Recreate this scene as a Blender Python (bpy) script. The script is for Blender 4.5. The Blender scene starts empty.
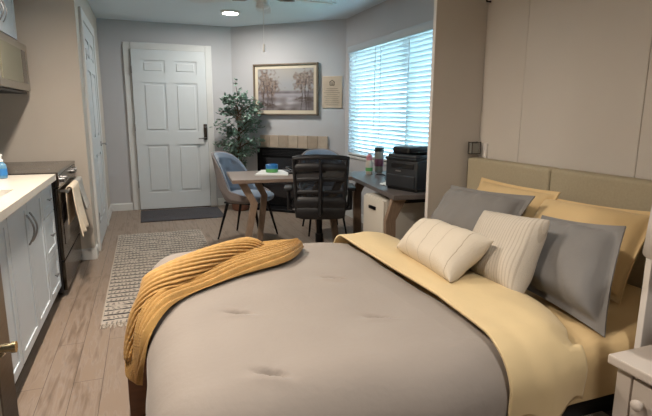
import bpy, bmesh, math, random
from math import sin, cos, pi, radians as R, exp, hypot, sqrt
from mathutils import Vector as V, Matrix, noise
random.seed(7)
scn = bpy.context.scene
COL = scn.collection

# ------------------------------------------------------------ materials
def lin(h):
    if isinstance(h, str):
        h = h.lstrip('#'); c = [int(h[i:i+2], 16)/255 for i in (0, 2, 4)]
    else: c = h
    return tuple(((x/12.92) if x <= .04045 else ((x+.055)/1.055)**2.4) for x in c) + (1,)

def mat(name, col, rough=.6, metal=0., var=0., vscale=8., bump=0., bscale=60., stretch=(1, 1, 1), spec=.5, sheen=0., col2=None, trans=0., coord='Object'):
    m = bpy.data.materials.new(name); m.use_nodes = True
    nt = m.node_tree; N = nt.nodes; L = nt.links
    b = N['Principled BSDF']
    b.inputs['Base Color'].default_value = lin(col)
    b.inputs['Roughness'].default_value = rough
    b.inputs['Metallic'].default_value = metal
    b.inputs['Specular IOR Level'].default_value = spec
    if sheen: b.inputs['Sheen Weight'].default_value = sheen
    if trans: b.inputs['Transmission Weight'].default_value = trans
    tc = N.new('ShaderNodeTexCoord'); mp = N.new('ShaderNodeMapping')
    mp.inputs['Scale'].default_value = stretch
    L.new(tc.outputs[coord], mp.inputs['Vector'])
    if var or col2:
        n = N.new('ShaderNodeTexNoise'); n.inputs['Scale'].default_value = vscale; n.inputs['Detail'].default_value = 4
        L.new(mp.outputs[0], n.inputs['Vector'])
        mx = N.new('ShaderNodeMix'); mx.data_type = 'RGBA'
        c = lin(col)
        if col2: a, d = c, lin(col2)
        else: a = tuple(x*(1-var) for x in c[:3])+(1,); d = tuple(min(1, x*(1+var)) for x in c[:3])+(1,)
        mx.inputs[6].default_value = a; mx.inputs[7].default_value = d
        rr = N.new('ShaderNodeMapRange'); rr.inputs[1].default_value = .3; rr.inputs[2].default_value = .7
        L.new(n.outputs['Fac'], rr.inputs[0]); L.new(rr.outputs[0], mx.inputs[0])
        L.new(mx.outputs[2], b.inputs['Base Color'])
    if bump:
        n2 = N.new('ShaderNodeTexNoise'); n2.inputs['Scale'].default_value = bscale; n2.inputs['Detail'].default_value = 3
        L.new(mp.outputs[0], n2.inputs['Vector'])
        bp = N.new('ShaderNodeBump'); bp.inputs['Strength'].default_value = bump; bp.inputs['Distance'].default_value = .004
        L.new(n2.outputs['Fac'], bp.inputs['Height']); L.new(bp.outputs[0], b.inputs['Normal'])
    return m

def emis(name, col, s):
    m = bpy.data.materials.new(name); m.use_nodes = True
    b = m.node_tree.nodes['Principled BSDF']
    b.inputs['Base Color'].default_value = lin(col)
    b.inputs['Emission Color'].default_value = lin(col); b.inputs['Emission Strength'].default_value = s
    return m

def vcol_mat(name, rough=.5, metal=0.):
    m = mat(name, '#ffffff', rough, metal); nt = m.node_tree
    a = nt.nodes.new('ShaderNodeAttribute'); a.attribute_name = 'Col'
    nt.links.new(a.outputs['Color'], nt.nodes['Principled BSDF'].inputs['Base Color'])
    return m

M = {}
M['wall'] = mat('wall_paint', '#b2b1b3', .85, var=.02, vscale=3, bump=.08, bscale=180)
M['wallwarm'] = mat('beige_wall_warm_lit', '#bcb4aa', .85, var=.02, vscale=3, bump=.08, bscale=180)  # beige paint with some warm kitchen light put into the colour
M['ceil'] = mat('ceiling_paint', '#d3dce2', .9, var=.02, vscale=2, bump=.15, bscale=120)
M['trim'] = mat('trim_paint', '#c9c9c7', .45, var=.02)
M['door'] = mat('door_paint', '#c4c8ca', .4, var=.015)
M['cab'] = mat('cabinet_paint', '#c9d1d8', .35, var=.015)
M['counter'] = mat('quartz', '#d8d2c6', .22, var=.03, vscale=40)
M['steel'] = mat('brushed_steel', '#a8a49c', .3, 1., var=.06, vscale=20, stretch=(1, 1, 30))
M['dsteel'] = mat('dark_steel', '#4c463f', .22, 1., var=.1, vscale=14, stretch=(1, 1, 20))
M['fsteel'] = mat('fridge_steel', '#6b655d', .3, 1., var=.15, vscale=10, stretch=(1, 1, 20))
M['brass'] = mat('champagne_metal', '#c3b695', .25, 1.)
M['blackglass'] = mat('black_glass', '#17151a', .08, 0., spec=.7)
M['cooktop'] = mat('cooktop_glass', '#3c3733', .16, 0., spec=.8)
M['black'] = mat('black_plastic', '#15161a', .45, var=.1)
M['blackm'] = mat('black_metal', '#101013', .4, .6)
M['printer'] = mat('printer_plastic', '#24272c', .42, var=.08, vscale=4, bump=.05, bscale=300)
M['printerd'] = mat('printer_dark_plastic', '#121417', .3)
M['panel'] = mat('bed_cabinet_panel', '#cac3ba', .6, var=.02, vscale=2.5, bump=.06, bscale=120)
M['panelw'] = mat('white_melamine', '#dcd6d0', .45)
M['headboard'] = mat('headboard_fabric', '#aa9f86', .85, var=.05, vscale=90, bump=.25, bscale=420)
M['duvet'] = mat('grey_taupe_duvet', '#938a82', .8, var=.025, vscale=5, bump=.25, bscale=55, sheen=.15)
M['sheet'] = mat('yellow_cotton', '#d0b382', .75, var=.03, vscale=6, bump=.22, bscale=40, sheen=.1)
M['fold'] = mat('pale_yellow_cotton', '#d4bd90', .75, var=.03, vscale=6, bump=.22, bscale=40, sheen=.1)
M['fringe'] = mat('ivory_fringe', '#b3aa9e', .95, var=.1, vscale=60)
M['valance'] = mat('valance_grey', '#aeb6bc', .5)
M['sham'] = mat('grey_cotton', '#787572', .8, var=.03, vscale=7, bump=.25, bscale=50, sheen=.1)
M['knit'] = mat('mustard_knit', '#bb9355', .9, var=.10, vscale=26, bump=.5, bscale=170, sheen=.2)
M['nsw'] = mat('white_lacquer', '#c4bab0', .4, var=.015)
M['darkwood'] = mat('dark_brown_wood', '#54341f', .5, var=.2, vscale=12, stretch=(1, 1, 5))
M['tablewood'] = mat('taupe_wood', '#7d6c61', .42, var=.14, vscale=18, stretch=(1, 9, 9))
M['legwood'] = mat('leg_wood', '#84705f', .5, var=.16, vscale=20, stretch=(6, 6, 1))
M['deskwood'] = mat('window_grey_desk_wood', '#625c5a', .38, var=.12, vscale=16, stretch=(9, 1, 9))  # greyer and darker than the table wood: window reflection put into the colour
M['chairin'] = mat('slate_blue_velvet', '#6f7d90', .8, var=.05, vscale=12, bump=.2, bscale=200, sheen=.4)
M['chairout'] = mat('warm_grey_fabric', '#857d7c', .85, var=.05, vscale=60, bump=.2, bscale=300)
M['mat'] = mat('door_mat_fibre', '#3c3a3e', .95, var=.25, vscale=120, bump=.6, bscale=300)
M['frame'] = mat('frame_wood', '#6b5d4e', .4, var=.15)
M['leaf'] = mat('leaf_green', '#7d9688', .55, col2='#566e60', vscale=12)
M['bark'] = mat('bark', '#5a4636', .85, var=.25, vscale=40)
M['terra'] = mat('brown_pot', '#7a5240', .6, var=.1)
M['soil'] = mat('soil', '#2c241e', .95, var=.3, vscale=60)
M['fileW'] = mat('cream_metal', '#ccc6ba', .45)
M['paper'] = mat('white_paper', '#e2e2e0', .6)
M['towel'] = mat('cream_towel', '#e0d0ba', .95, var=.06, vscale=60, bump=.5, bscale=260)
M['towel2'] = mat('grey_towel', '#a4a29e', .95, var=.06, vscale=60, bump=.5, bscale=260)
M['blue'] = mat('blue_plastic', '#2c74b4', .3)
M['soapb'] = mat('clear_blue_soap', '#6b9bbd', .15, trans=.3)
M['green'] = mat('green_card', '#5fa35e', .5)
M['pink'] = mat('pink_plastic', '#c98390', .35)
M['bottle'] = mat('frosted_bottle', '#c2b9ae', .3)
M['purple'] = mat('plum_label', '#6b3d55', .5)
M['lampsh'] = mat('lamp_shade_cloth', '#d2ccc6', .8, trans=.15)
M['bronze'] = mat('dark_bronze', '#4d4540', .35, .8)
M['alu'] = mat('satin_nickel', '#8f8f90', .35, .9)
M['wire'] = mat('dark_wire', '#3a3532', .5, .4)
M['smoke'] = mat('smoked_glass', '#8a8a84', .2)
M['led'] = emis('led_lens', '#fff1d8', 30)
M['can'] = emis('recessed_lens', '#ffdcb0', 4)
M['siding'] = mat('pale_siding', '#dde6e8', .8, var=.03)
M['grass'] = mat('lawn', '#8a9a80', .95, var=.2)
M['fanw'] = mat('fan_blade_white', '#d3dade', .5)

# slats: light passes softly through them
m = mat('blind_slat', '#e8eef0', .6); nt = m.node_tree
tr = nt.nodes.new('ShaderNodeBsdfTranslucent'); tr.inputs[0].default_value = (.80, .9, .93, 1)
mx = nt.nodes.new('ShaderNodeMixShader'); mx.inputs[0].default_value = .26
nt.links.new(nt.nodes['Principled BSDF'].outputs[0], mx.inputs[1]); nt.links.new(tr.outputs[0], mx.inputs[2])
nt.links.new(mx.outputs[0], nt.nodes['Material Output'].inputs[0]); M['slat'] = m
# open mesh weave of the office chair
m = mat('chair_mesh', '#17181c', .7); nt = m.node_tree
tp = nt.nodes.new('ShaderNodeBsdfTransparent'); mx = nt.nodes.new('ShaderNodeMixShader'); mx.inputs[0].default_value = .12
nt.links.new(nt.nodes['Principled BSDF'].outputs[0], mx.inputs[1]); nt.links.new(tp.outputs[0], mx.inputs[2])
nt.links.new(mx.outputs[0], nt.nodes['Material Output'].inputs[0]); M['mesh'] = m
# window glass
m = mat('window_glass', '#ffffff', .02, trans=1.); M['glass'] = m
nt = m.node_tree; tp = nt.nodes.new('ShaderNodeBsdfTransparent'); mx = nt.nodes.new('ShaderNodeMixShader'); mx.inputs[0].default_value = .06
gl = nt.nodes.new('ShaderNodeBsdfGlossy'); gl.inputs['Roughness'].default_value = .02
nt.links.new(tp.outputs[0], mx.inputs[1]); nt.links.new(gl.outputs[0], mx.inputs[2]); nt.links.new(mx.outputs[0], nt.nodes['Material Output'].inputs[0])

def floor_mat():
    m = mat('vinyl_planks', '#857466', .42); nt = m.node_tree; N = nt.nodes; L = nt.links; b = N['Principled BSDF']
    tc = N.new('ShaderNodeTexCoord'); mp = N.new('ShaderNodeMapping'); mp.inputs['Rotation'].default_value = (0, 0, R(90))
    L.new(tc.outputs['Object'], mp.inputs['Vector'])
    br = N.new('ShaderNodeTexBrick'); br.inputs['Scale'].default_value = 1; br.offset = .37
    br.inputs['Brick Width'].default_value = 1.22; br.inputs['Row Height'].default_value = .13
    br.inputs['Mortar Size'].default_value = .0015; br.inputs['Mortar Smooth'].default_value = .3; br.inputs['Bias'].default_value = 0
    br.inputs['Color1'].default_value = (.35, .35, .35, 1); br.inputs['Color2'].default_value = (.75, .75, .75, 1); br.inputs['Mortar'].default_value = (0, 0, 0, 1)
    L.new(mp.outputs[0], br.inputs['Vector'])
    mp2 = N.new('ShaderNodeMapping'); mp2.inputs['Scale'].default_value = (18, 1.6, 1); L.new(tc.outputs['Object'], mp2.inputs['Vector'])
    n = N.new('ShaderNodeTexNoise'); n.inputs['Scale'].default_value = 2.2; n.inputs['Detail'].default_value = 8; n.inputs['Distortion'].default_value = .6
    L.new(mp2.outputs[0], n.inputs['Vector'])
    n2 = N.new('ShaderNodeTexNoise'); n2.inputs['Scale'].default_value = 5; n2.inputs['Detail'].default_value = 5; mp3 = N.new('ShaderNodeMapping'); mp3.inputs['Scale'].default_value = (2.2, .8, 1); L.new(tc.outputs['Object'], mp3.inputs['Vector']); L.new(mp3.outputs[0], n2.inputs['Vector'])
    ad = N.new('ShaderNodeMath'); ad.operation = 'MULTIPLY_ADD'; ad.inputs[1].default_value = .32; L.new(br.outputs['Color'], ad.inputs[0]); L.new(n.outputs['Fac'], ad.inputs[2])
    ad2 = N.new('ShaderNodeMath'); ad2.operation = 'MULTIPLY_ADD'; ad2.inputs[1].default_value = .55; L.new(n2.outputs['Fac'], ad2.inputs[0]); L.new(ad.outputs[0], ad2.inputs[2])
    cr = N.new('ShaderNodeValToRGB'); e = cr.color_ramp.elements
    e[0].position = .62; e[0].color = lin('#5f5148'); e[1].position = 1.2; e[1].color = lin('#8d7e72')
    x = cr.color_ramp.elements.new(.83); x.color = lin('#7b6a5b'); x = cr.color_ramp.elements.new(1.0); x.color = lin('#877667')
    L.new(ad2.outputs[0], cr.inputs[0])
    mu = N.new('ShaderNodeMix'); mu.data_type = 'RGBA'; L.new(br.outputs['Fac'], mu.inputs[0]); L.new(cr.outputs[0], mu.inputs[6]); mu.inputs[7].default_value = lin('#4a3e36')
    L.new(mu.outputs[2], b.inputs['Base Color'])
    return m
M['floor'] = floor_mat()

def rug_mat():
    m = mat('woven_rug', '#b3a99c', .95); nt = m.node_tree; N = nt.nodes; L = nt.links; b = N['Principled BSDF']
    tc = N.new('ShaderNodeTexCoord'); sx = N.new('ShaderNodeSeparateXYZ'); L.new(tc.outputs['Object'], sx.inputs[0])
    def mt(op, a, bb=None, c=None):
        o = N.new('ShaderNodeMath'); o.operation = op
        for i, v in enumerate((a, bb, c)):
            if v is None: continue
            if isinstance(v, (int, float)): o.inputs[i].default_value = v
            else: L.new(v, o.inputs[i])
        return o.outputs[0]
    wob = N.new('ShaderNodeTexNoise'); wob.inputs['Scale'].default_value = 9; wob.inputs['Detail'].default_value = 2; L.new(tc.outputs['Object'], wob.inputs['Vector'])
    y = mt('MULTIPLY_ADD', wob.outputs['Fac'], .018, sx.outputs['Y'])
    row = mt('FRACT', mt('MULTIPLY', y, 1/.08))
    thin = mt('LESS_THAN', row, .27)
    tick = mt('LESS_THAN', mt('FRACT', mt('MULTIPLY', mt('MULTIPLY_ADD', wob.outputs['Fac'], .07, sx.outputs['X']), 1/.03)), .4)
    band = mt('MULTIPLY', mt('GREATER_THAN', row, .3), mt('LESS_THAN', row, .8))
    tk = mt('MULTIPLY', tick, band)
    mp = N.new('ShaderNodeMapping'); mp.inputs['Scale'].default_value = (5, 45, 1); L.new(tc.outputs['Object'], mp.inputs['Vector'])
    n = N.new('ShaderNodeTexNoise'); n.inputs['Scale'].default_value = 1.; n.inputs['Detail'].default_value = 3; L.new(mp.outputs[0], n.inputs['Vector'])
    brk = mt('GREATER_THAN', n.outputs['Fac'], .42)
    dark = mt('MULTIPLY', mt('MAXIMUM', mt('MULTIPLY', thin, .95), mt('MULTIPLY', tk, .55)), brk)
    ed = mt('GREATER_THAN', mt('ABSOLUTE', sx.outputs['X']), .415)
    dark = mt('MULTIPLY', dark, mt('SUBTRACT', 1, ed))
    cr = N.new('ShaderNodeMix'); cr.data_type = 'RGBA'; cr.inputs[6].default_value = lin('#a79d91'); cr.inputs[7].default_value = lin('#2c2a2e'); L.new(dark, cr.inputs[0])
    n3 = N.new('ShaderNodeTexNoise'); n3.inputs['Scale'].default_value = 120; L.new(tc.outputs['Object'], n3.inputs['Vector'])
    m2 = N.new('ShaderNodeMix'); m2.data_type = 'RGBA'; m2.blend_type = 'MULTIPLY'; m2.inputs[0].default_value = .5
    L.new(cr.outputs[2], m2.inputs[6]); g = N.new('ShaderNodeMapRange'); g.inputs[3].default_value = .6; g.inputs[4].default_value = 1.25; L.new(n3.outputs['Fac'], g.inputs[0])
    L.new(g.outputs[0], m2.inputs[7]); L.new(m2.outputs[2], b.inputs['Base Color'])
    bp = N.new('ShaderNodeBump'); bp.inputs['Strength'].default_value = .6; bp.inputs['Distance'].default_value = .006; L.new(n3.outputs['Fac'], bp.inputs['Height']); L.new(bp.outputs[0], b.inputs['Normal'])
    return m
M['rug'] = rug_mat()

def stripe_cushion(name, base, dark, period, axis, width=.3, bump=.8):
    m = mat(name, base, .9, sheen=.1); nt = m.node_tree; N = nt.nodes; L = nt.links; b = N['Principled BSDF']
    tc = N.new('ShaderNodeTexCoord'); sx = N.new('ShaderNodeSeparateXYZ'); L.new(tc.outputs['Object'], sx.inputs[0])
    nz = N.new('ShaderNodeTexNoise'); nz.inputs['Scale'].default_value = 14; L.new(tc.outputs['Object'], nz.inputs['Vector'])
    a = N.new('ShaderNodeMath'); a.operation = 'MULTIPLY_ADD'; a.inputs[1].default_value = period*.25; L.new(nz.outputs['Fac'], a.inputs[0]); L.new(sx.outputs[axis], a.inputs[2])
    d = N.new('ShaderNodeMath'); d.operation = 'MULTIPLY'; d.inputs[1].default_value = 1/period; L.new(a.outputs[0], d.inputs[0])
    f = N.new('ShaderNodeMath'); f.operation = 'FRACT'; L.new(d.outputs[0], f.inputs[0])
    l = N.new('ShaderNodeMath'); l.operation = 'LESS_THAN'; l.inputs[1].default_value = width; L.new(f.outputs[0], l.inputs[0])
    mx = N.new('ShaderNodeMix'); mx.data_type = 'RGBA'; mx.inputs[6].default_value = lin(base); mx.inputs[7].default_value = lin(dark); L.new(l.outputs[0], mx.inputs[0])
    L.new(mx.outputs[2], b.inputs['Base Color'])
    bp = N.new('ShaderNodeBump'); bp.inputs['Strength'].default_value = bump; bp.inputs['Distance'].default_value = .003; bp.invert = True
    n3 = N.new('ShaderNodeTexNoise'); n3.inputs['Scale'].default_value = 160; L.new(tc.outputs['Object'], n3.inputs['Vector'])
    ad = N.new('ShaderNodeMath'); ad.operation = 'ADD'; L.new(l.outputs[0], ad.inputs[0]); L.new(n3.outputs['Fac'], ad.inputs[1]); L.new(ad.outputs[0], bp.inputs['Height'])
    L.new(bp.outputs[0], b.inputs['Normal'])
    return m
M['cushstripe'] = stripe_cushion('ribbed_ivory_weave', '#c6bcad', '#b6ab9b', .014, 'X')
M['lumb'] = stripe_cushion('ivory_weave_fine_lines', '#cdc2b0', '#ab9e8a', .105, 'X', .035, .6)

# ------------------------------------------------------------ mesh helpers
def root_mat(o):
    mtx = Matrix.Identity(4)
    while o: mtx = o.matrix_basis @ mtx; o = o.parent
    return mtx

class MB:
    def __init__(s): s.b = bmesh.new()
    def box(s, lo, hi, bev=0., seg=2, mtx=None):
        r = bmesh.ops.create_cube(s.b, size=1)['verts']
        c = (V(lo)+V(hi))/2; d = V(hi)-V(lo)
        for v in r: v.co = V((v.co.x*d.x, v.co.y*d.y, v.co.z*d.z))+c
        if bev:
            es = list({e for v in r for e in v.link_edges})
            g = bmesh.ops.bevel(s.b, geom=es, offset=min(bev, min(abs(x) for x in d)*.45), segments=seg, affect='EDGES', profile=.6)
            r = list({v for f in g['faces'] for v in f.verts} | {v for v in r if v.is_valid})
            # collect the whole island
            st = list(r); seen = set(st)
            while st:
                x = st.pop()
                for e in x.link_edges:
                    y = e.other_vert(x)
                    if y not in seen: seen.add(y); st.append(y)
            r = list(seen)
        if mtx:
            for v in r: v.co = mtx @ v.co
        return s
    def ring(s, pts): return [s.b.verts.new(p) for p in pts]
    def bridge(s, a, b, close=True):
        n = len(a)
        for i in range(n if close else n-1):
            j = (i+1) % n; s.b.faces.new((a[i], a[j], b[j], b[i]))
    def tube(s, pts, r, n=10, closed=False, sc=(1, 1)):
        pts = [V(p) for p in pts]; rs = r if isinstance(r, (list, tuple)) else [r]*len(pts)
        up = None; rings = []
        for i, p in enumerate(pts):
            if closed: t = pts[(i+1) % len(pts)]-pts[i-1]
            else: t = (pts[min(i+1, len(pts)-1)]-pts[max(i-1, 0)])
            t.normalize()
            if up is None: up = V((0, 0, 1)) if abs(t.z) < .95 else V((1, 0, 0))
            side = t.cross(up).normalized(); up = side.cross(t).normalized()
            rings.append(s.ring([p+side*cos(2*pi*k/n)*rs[i]*sc[0]+up*sin(2*pi*k/n)*rs[i]*sc[1] for k in range(n)]))
        for a, b in zip(rings, rings[1:]): s.bridge(a, b)
        if closed: s.bridge(rings[-1], rings[0])
        else: s.b.faces.new(rings[0][::-1]); s.b.faces.new(rings[-1])
        return s
    def bar(s, a, b, w, h, bev=.002, up=(0, 0, 1)):
        a, b = V(a), V(b); t = (b-a); L = t.length; t.normalize()
        u = V(up)
        if abs(t.dot(u)) > .98: u = V((1, 0, 0))
        sd = t.cross(u).normalized(); u = sd.cross(t)
        m_ = Matrix((t, sd, u)).transposed().to_4x4(); m_.translation = (a+b)/2
        return s.box((-L/2, -w/2, -h/2), (L/2, w/2, h/2), bev, 1, m_)
    def lathe(s, prof, c, n=24, cap=True):
        rings = [s.ring([V(c)+V((r*cos(2*pi*k/n), r*sin(2*pi*k/n), z)) for k in range(n)]) for r, z in prof]
        for a, b in zip(rings, rings[1:]): s.bridge(a, b)
        if cap: s.b.faces.new(rings[0][::-1]); s.b.faces.new(rings[-1])
        return s
    def prism(s, poly, z0, z1, bev=0):
        a = s.ring([(x, y, z0) for x, y in poly]); b = s.ring([(x, y, z1) for x, y in poly])
        s.bridge(a, b); f1 = s.b.faces.new(a[::-1]); f2 = s.b.faces.new(b)
        if bev: bmesh.ops.bevel(s.b, geom=list(set(f1.edges) | set(f2.edges)), offset=bev, segments=2, affect='EDGES')
        return s
    def grid(s, fn, nu, nv, closeu=False):
        vs = [[s.b.verts.new(fn(i/(nu if closeu else nu-1), j/(nv-1))) for j in range(nv)] for i in range(nu)]
        for i in range(nu if closeu else nu-1):
            for j in range(nv-1):
                k = (i+1) % nu
                s.b.faces.new((vs[i][j], vs[k][j], vs[k][j+1], vs[i][j+1]))
        return vs
    def build(s, name, m, parent=None, smooth=True, world=True, solid=0., sub=0, ang=40, off=0.):
        if parent is not None and world:
            s.b.transform(root_mat(parent).inverted())
        bmesh.ops.recalc_face_normals(s.b, faces=s.b.faces)
        me = bpy.data.meshes.new(name); s.b.to_mesh(me); s.b.free()
        o = bpy.data.objects.new(name, me); COL.objects.link(o); o.parent = parent
        me.materials.append(m)
        if smooth:
            for p in me.polygons: p.use_smooth = True
            me.set_sharp_from_angle(angle=R(ang))
        if solid:
            md = o.modifiers.new('s', 'SOLIDIFY'); md.thickness = solid; md.offset = off
        if sub:
            md = o.modifiers.new('d', 'SUBSURF'); md.levels = sub; md.render_levels = sub
        return o

def tag(o, label=None, cat=None, group=None, kind=None):
    if label: o['label'] = label
    if cat: o['category'] = cat
    if group: o['group'] = group
    if kind: o['kind'] = kind
    return o
def thing(name, label, cat, loc=(0, 0, 0), rz=0., group=None):
    o = bpy.data.objects.new(name, None); COL.objects.link(o); o.location = loc; o.rotation_euler = (0, 0, rz); o.empty_display_size = .1
    return tag(o, label, cat, group)
def struct(o): o['kind'] = 'structure'; return o
def copy_tree(o, parent=None):
    c = o.copy(); COL.objects.link(c); c.parent = parent
    for ch in list(o.children): copy_tree(ch, c)
    return c
def base_origin(o, p):
    """move a single mesh thing's origin to p, geometry stays in place"""
    o.data.transform(Matrix.Translation(-V(p))); o.location = p; return o
def nz(x, y, z=0., s=1.): return noise.noise(V((x*s, y*s, z*s)))

H = 2.43
# ------------------------------------------------------------ room shell
struct(MB().box((-1.4, -1.7, -.1), (2.6, 7.1, 0)).build('floor', M['floor'], smooth=False))
struct(MB().box((-1.4, -1.7, H), (2.6, 7.1, H+.1)).build('ceiling', M['ceil'], smooth=False))
struct(MB().box((-.6, 6.95, 0), (1.25, 7.1, H)).build('wall_back', M['wall'], smooth=False))
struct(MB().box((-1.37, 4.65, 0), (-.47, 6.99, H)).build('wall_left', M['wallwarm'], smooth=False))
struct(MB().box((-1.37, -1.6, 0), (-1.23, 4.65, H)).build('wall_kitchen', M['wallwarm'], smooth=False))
struct(MB().box((-1.37, -1.7, 0), (2.55, -1.6, H)).build('wall_rear', M['wall'], smooth=False))
A = V((1.18, 6.95, 0)); B = V((2.41, 5.83, 0)); dD = (B-A).normalized(); nD = V((dD.y, -dD.x, 0))
if nD.y > 0: nD = -nD
def dg(s, z, off=0.): p = A+dD*s+nD*off; return V((p.x, p.y, z))
MD = Matrix((dD, -nD, V((0, 0, 1)))).transposed().to_4x4(); MD.translation = A   # local x along wall, y into wall, z up
LD = (B-A).length
struct(MB().prism([(1.18, 6.95), (2.41, 5.83), (2.56, 5.83), (2.56, 7.1), (1.18, 7.1)], 0, H).build('wall_corner', M['wall'], smooth=False))
WY0, WY1, WZ0, WZ1 = 2.95, 5.72, .78, 2.08
w = MB(); w.box((2.41, -1.6, 0), (2.55, WY0, H)); w.box((2.41, WY1, 0), (2.55, 5.95, H)); w.box((2.41, WY0, 0), (2.55, WY1, WZ0)); w.box((2.41, WY0, WZ1), (2.55, WY1, H))
struct(w.build('wall_right', M['wall'], smooth=False))
# baseboards
def bb(name, a, b, nrm):
    a, b, n_ = V(a), V(b), V(nrm)
    m_ = MB(); pr = [(0, 0), (.014, 0), (.014, .085), (.006, .1), (0, .1)]
    ra = m_.ring([a+n_*d+V((0, 0, z)) for d, z in pr]); rb = m_.ring([b+n_*d+V((0, 0, z)) for d, z in pr])
    m_.bridge(ra, rb); m_.b.faces.new(ra[::-1]); m_.b.faces.new(rb)
    return struct(m_.build(name, M['trim'], smooth=False))
bb('baseboard_back', (-.47, 6.95, 0), (-.20, 6.95, 0), (0, -1, 0))
bb('baseboard_back_right', (.93, 6.95, 0), (1.17, 6.95, 0), (0, -1, 0))
bb('baseboard_corner', dg(.02, 0), dg(.38, 0), nD)
bb('baseboard_kitchen', (-.60, 4.65, 0), (-.47, 4.65, 0), (0, -1, 0))
bb('baseboard_left_near', (-.47, 4.65, 0), (-.47, 4.80, 0), (1, 0, 0))
bb('baseboard_left_far', (-.47, 6.2, 0), (-.47, 6.94, 0), (1, 0, 0))
bb('baseboard_right', (2.41, 2.95, 0), (2.41, 5.80, 0), (-1, 0, 0))

# six panel doors (local: x across, z up, y = depth with the face at 0 looking to -y)
def six_panel(w, h, mtx, rows):
    m_ = MB(); m_.box((0, .012, 0), (w, .04, h))
    st = .115*w/.9; mid = .11*w/.9
    xs = [(st, (w-mid)/2), ((w+mid)/2, w-st)]
    # stiles and rails
    def bx(x0, x1, z0, z1): m_.box((x0, 0, z0), (x1, .014, z1))
    bx(0, st, 0, h); bx(w-st, w, 0, h); bx((w-mid)/2, (w+mid)/2, 0, h)
    edges = [0]
    for x0, x1 in xs:
        edges = [0]
        for a, b in rows: bx(x0, x1, edges[-1], a); edges.append(b)
        bx(x0, x1, edges[-1], h)
    for x0, x1 in xs:
        for a, b in rows:
            m_.box((x0+.03, .002, a+.03), (x1-.03, .014, b-.03), .009, 2)
    m_.b.transform(mtx)
    return m_
rows = [(.22, .86), (1.03, 1.66), (1.78, 1.94)]
d1 = struct(six_panel(.92, 2.07, Matrix.Translation((-.10, 6.895, .012)), rows).build('door_1', M['door'], smooth=False))
c = MB()
for x0, x1, z0, z1 in ((-.19, -.105, 0, 2.17), (.825, .91, 0, 2.17), (-.105, .825, 2.085, 2.17)):
    c.box((x0, 6.925, z0), (x1, 6.95, z1), .006); 
struct(c.build('trim_1', M['trim'], smooth=False))
l = MB(); l.box((.765, 6.872, .93), (.812, 6.893, 1.14), .008); l.build('lock_plate', M['bronze'], d1)
l = MB(); l.tube([(.788, 6.875, .96), (.788, 6.84, .96), (.77, 6.835, .955), (.69, 6.835, .95)], .009, 8); l.build('door_handle', M['alu'], d1)
l = MB(); l.tube([(.788, 6.893, 1.105), (.788, 6.862, 1.105)], .016, 12); l.build('deadbolt', M['alu'], d1)
for z in (.3, 1.05, 1.78):
    MB().box((-.112, 6.89, z), (-.098, 6.9, z+.09), .002).build('hinge', M['alu'], d1)
MB().box((-.10, 6.88, .0), (.82, 6.95, .012)).build('threshold', M['bronze'], d1)
# side (bathroom) door in the left wall, seen very obliquely
mt_ = Matrix.Translation((-.462, 5.98, .012)) @ Matrix.Rotation(R(-90), 4, 'Z')
mt_ = Matrix(((0, -1, 0, -.455), (1, 0, 0, 5.02), (0, 0, 1, .012), (0, 0, 0, 1)))
d2 = struct(six_panel(.98, 2.07, mt_, rows).build('door_2', M['door'], smooth=False))
c = MB()
for y0, y1, z0, z1 in ((4.90, 5.01, 0, 2.18), (6.01, 6.12, 0, 2.18), (5.01, 6.01, 2.09, 2.18)):
    c.box((-.47, y0, z0), (-.445, y1, z1), .006)
struct(c.build('trim_2', M['trim'], smooth=False))
l = MB(); l.tube([(-.455, 5.93, .95), (-.40, 5.93, .95), (-.395, 5.91, .95), (-.395, 5.82, .95)], .009, 8); l.tube([(-.458, 5.93, .95), (-.444, 5.93, .95)], .027, 14); l.build('door_handle', M['alu'], d2)
for z in (.25, 1.75): MB().box((-.452, 4.995, z), (-.440, 5.02, z+.1), .002).build('hinge', M['alu'], d2)

# window with frame
wf = MB()
for a, b in (((2.47, WY0, WZ0), (2.53, WY0+.05, WZ1)), ((2.47, WY1-.05, WZ0), (2.53, WY1, WZ1)), ((2.47, WY0, WZ0), (2.53, WY1, WZ0+.05)), ((2.47, WY0, WZ1-.05), (2.53, WY1, WZ1)), ((2.47, 4.32, WZ0), (2.53, 4.40, WZ1))):
    wf.box(a, b, .004)
wn = struct(wf.build('window_1', M['trim'], smooth=False))
MB().box((2.495, WY0+.05, WZ0+.05), (2.50, WY1-.05, WZ1-.05)).build('window_glass', M['glass'], wn, smooth=False)
struct(MB().box((2.395, WY0-.02, WZ0-.03), (2.47, WY1, WZ0), .006).build('window_sill', M['trim'], wn))

bl = thing('window_blind', 'white horizontal slat blind glowing with daylight in the window above the desk', 'blind', (2.44, 4.35, WZ0+.02))
MB().box((2.385, WY0+.01, 2.005), (2.445, WY1+.01, 2.085), .008).build('valance', M['valance'], bl)
s_ = MB(); nsl = 26; ti = R(48)
for k in range(nsl):
    z = WZ0+.06+k*.0455
    m_ = Matrix.Translation((2.425, (WY0+WY1)/2, z)) @ Matrix.Rotation(ti, 4, 'Y')
    s_.box((-.025, -(WY1-WY0)/2+.015, -.0013), (.025, (WY1-WY0)/2-.015, .0013), 0, 1, m_)
s_.build('slats', M['slat'], bl, smooth=False)
for y in (3.1, 3.65, 4.25, 4.85, 5.5):
    c = MB()
    for x in (2.403, 2.447): c.box((x-.0012, y-.006, WZ0+.04), (x+.0012, y+.006, 2.0))
    c.build('ladder_tape', M['slat'], bl, smooth=False)
MB().box((2.40, WY0+.02, WZ0+.012), (2.45, WY1-.02, WZ0+.032), .004).build('bottom_rail', M['trim'], bl)
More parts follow.
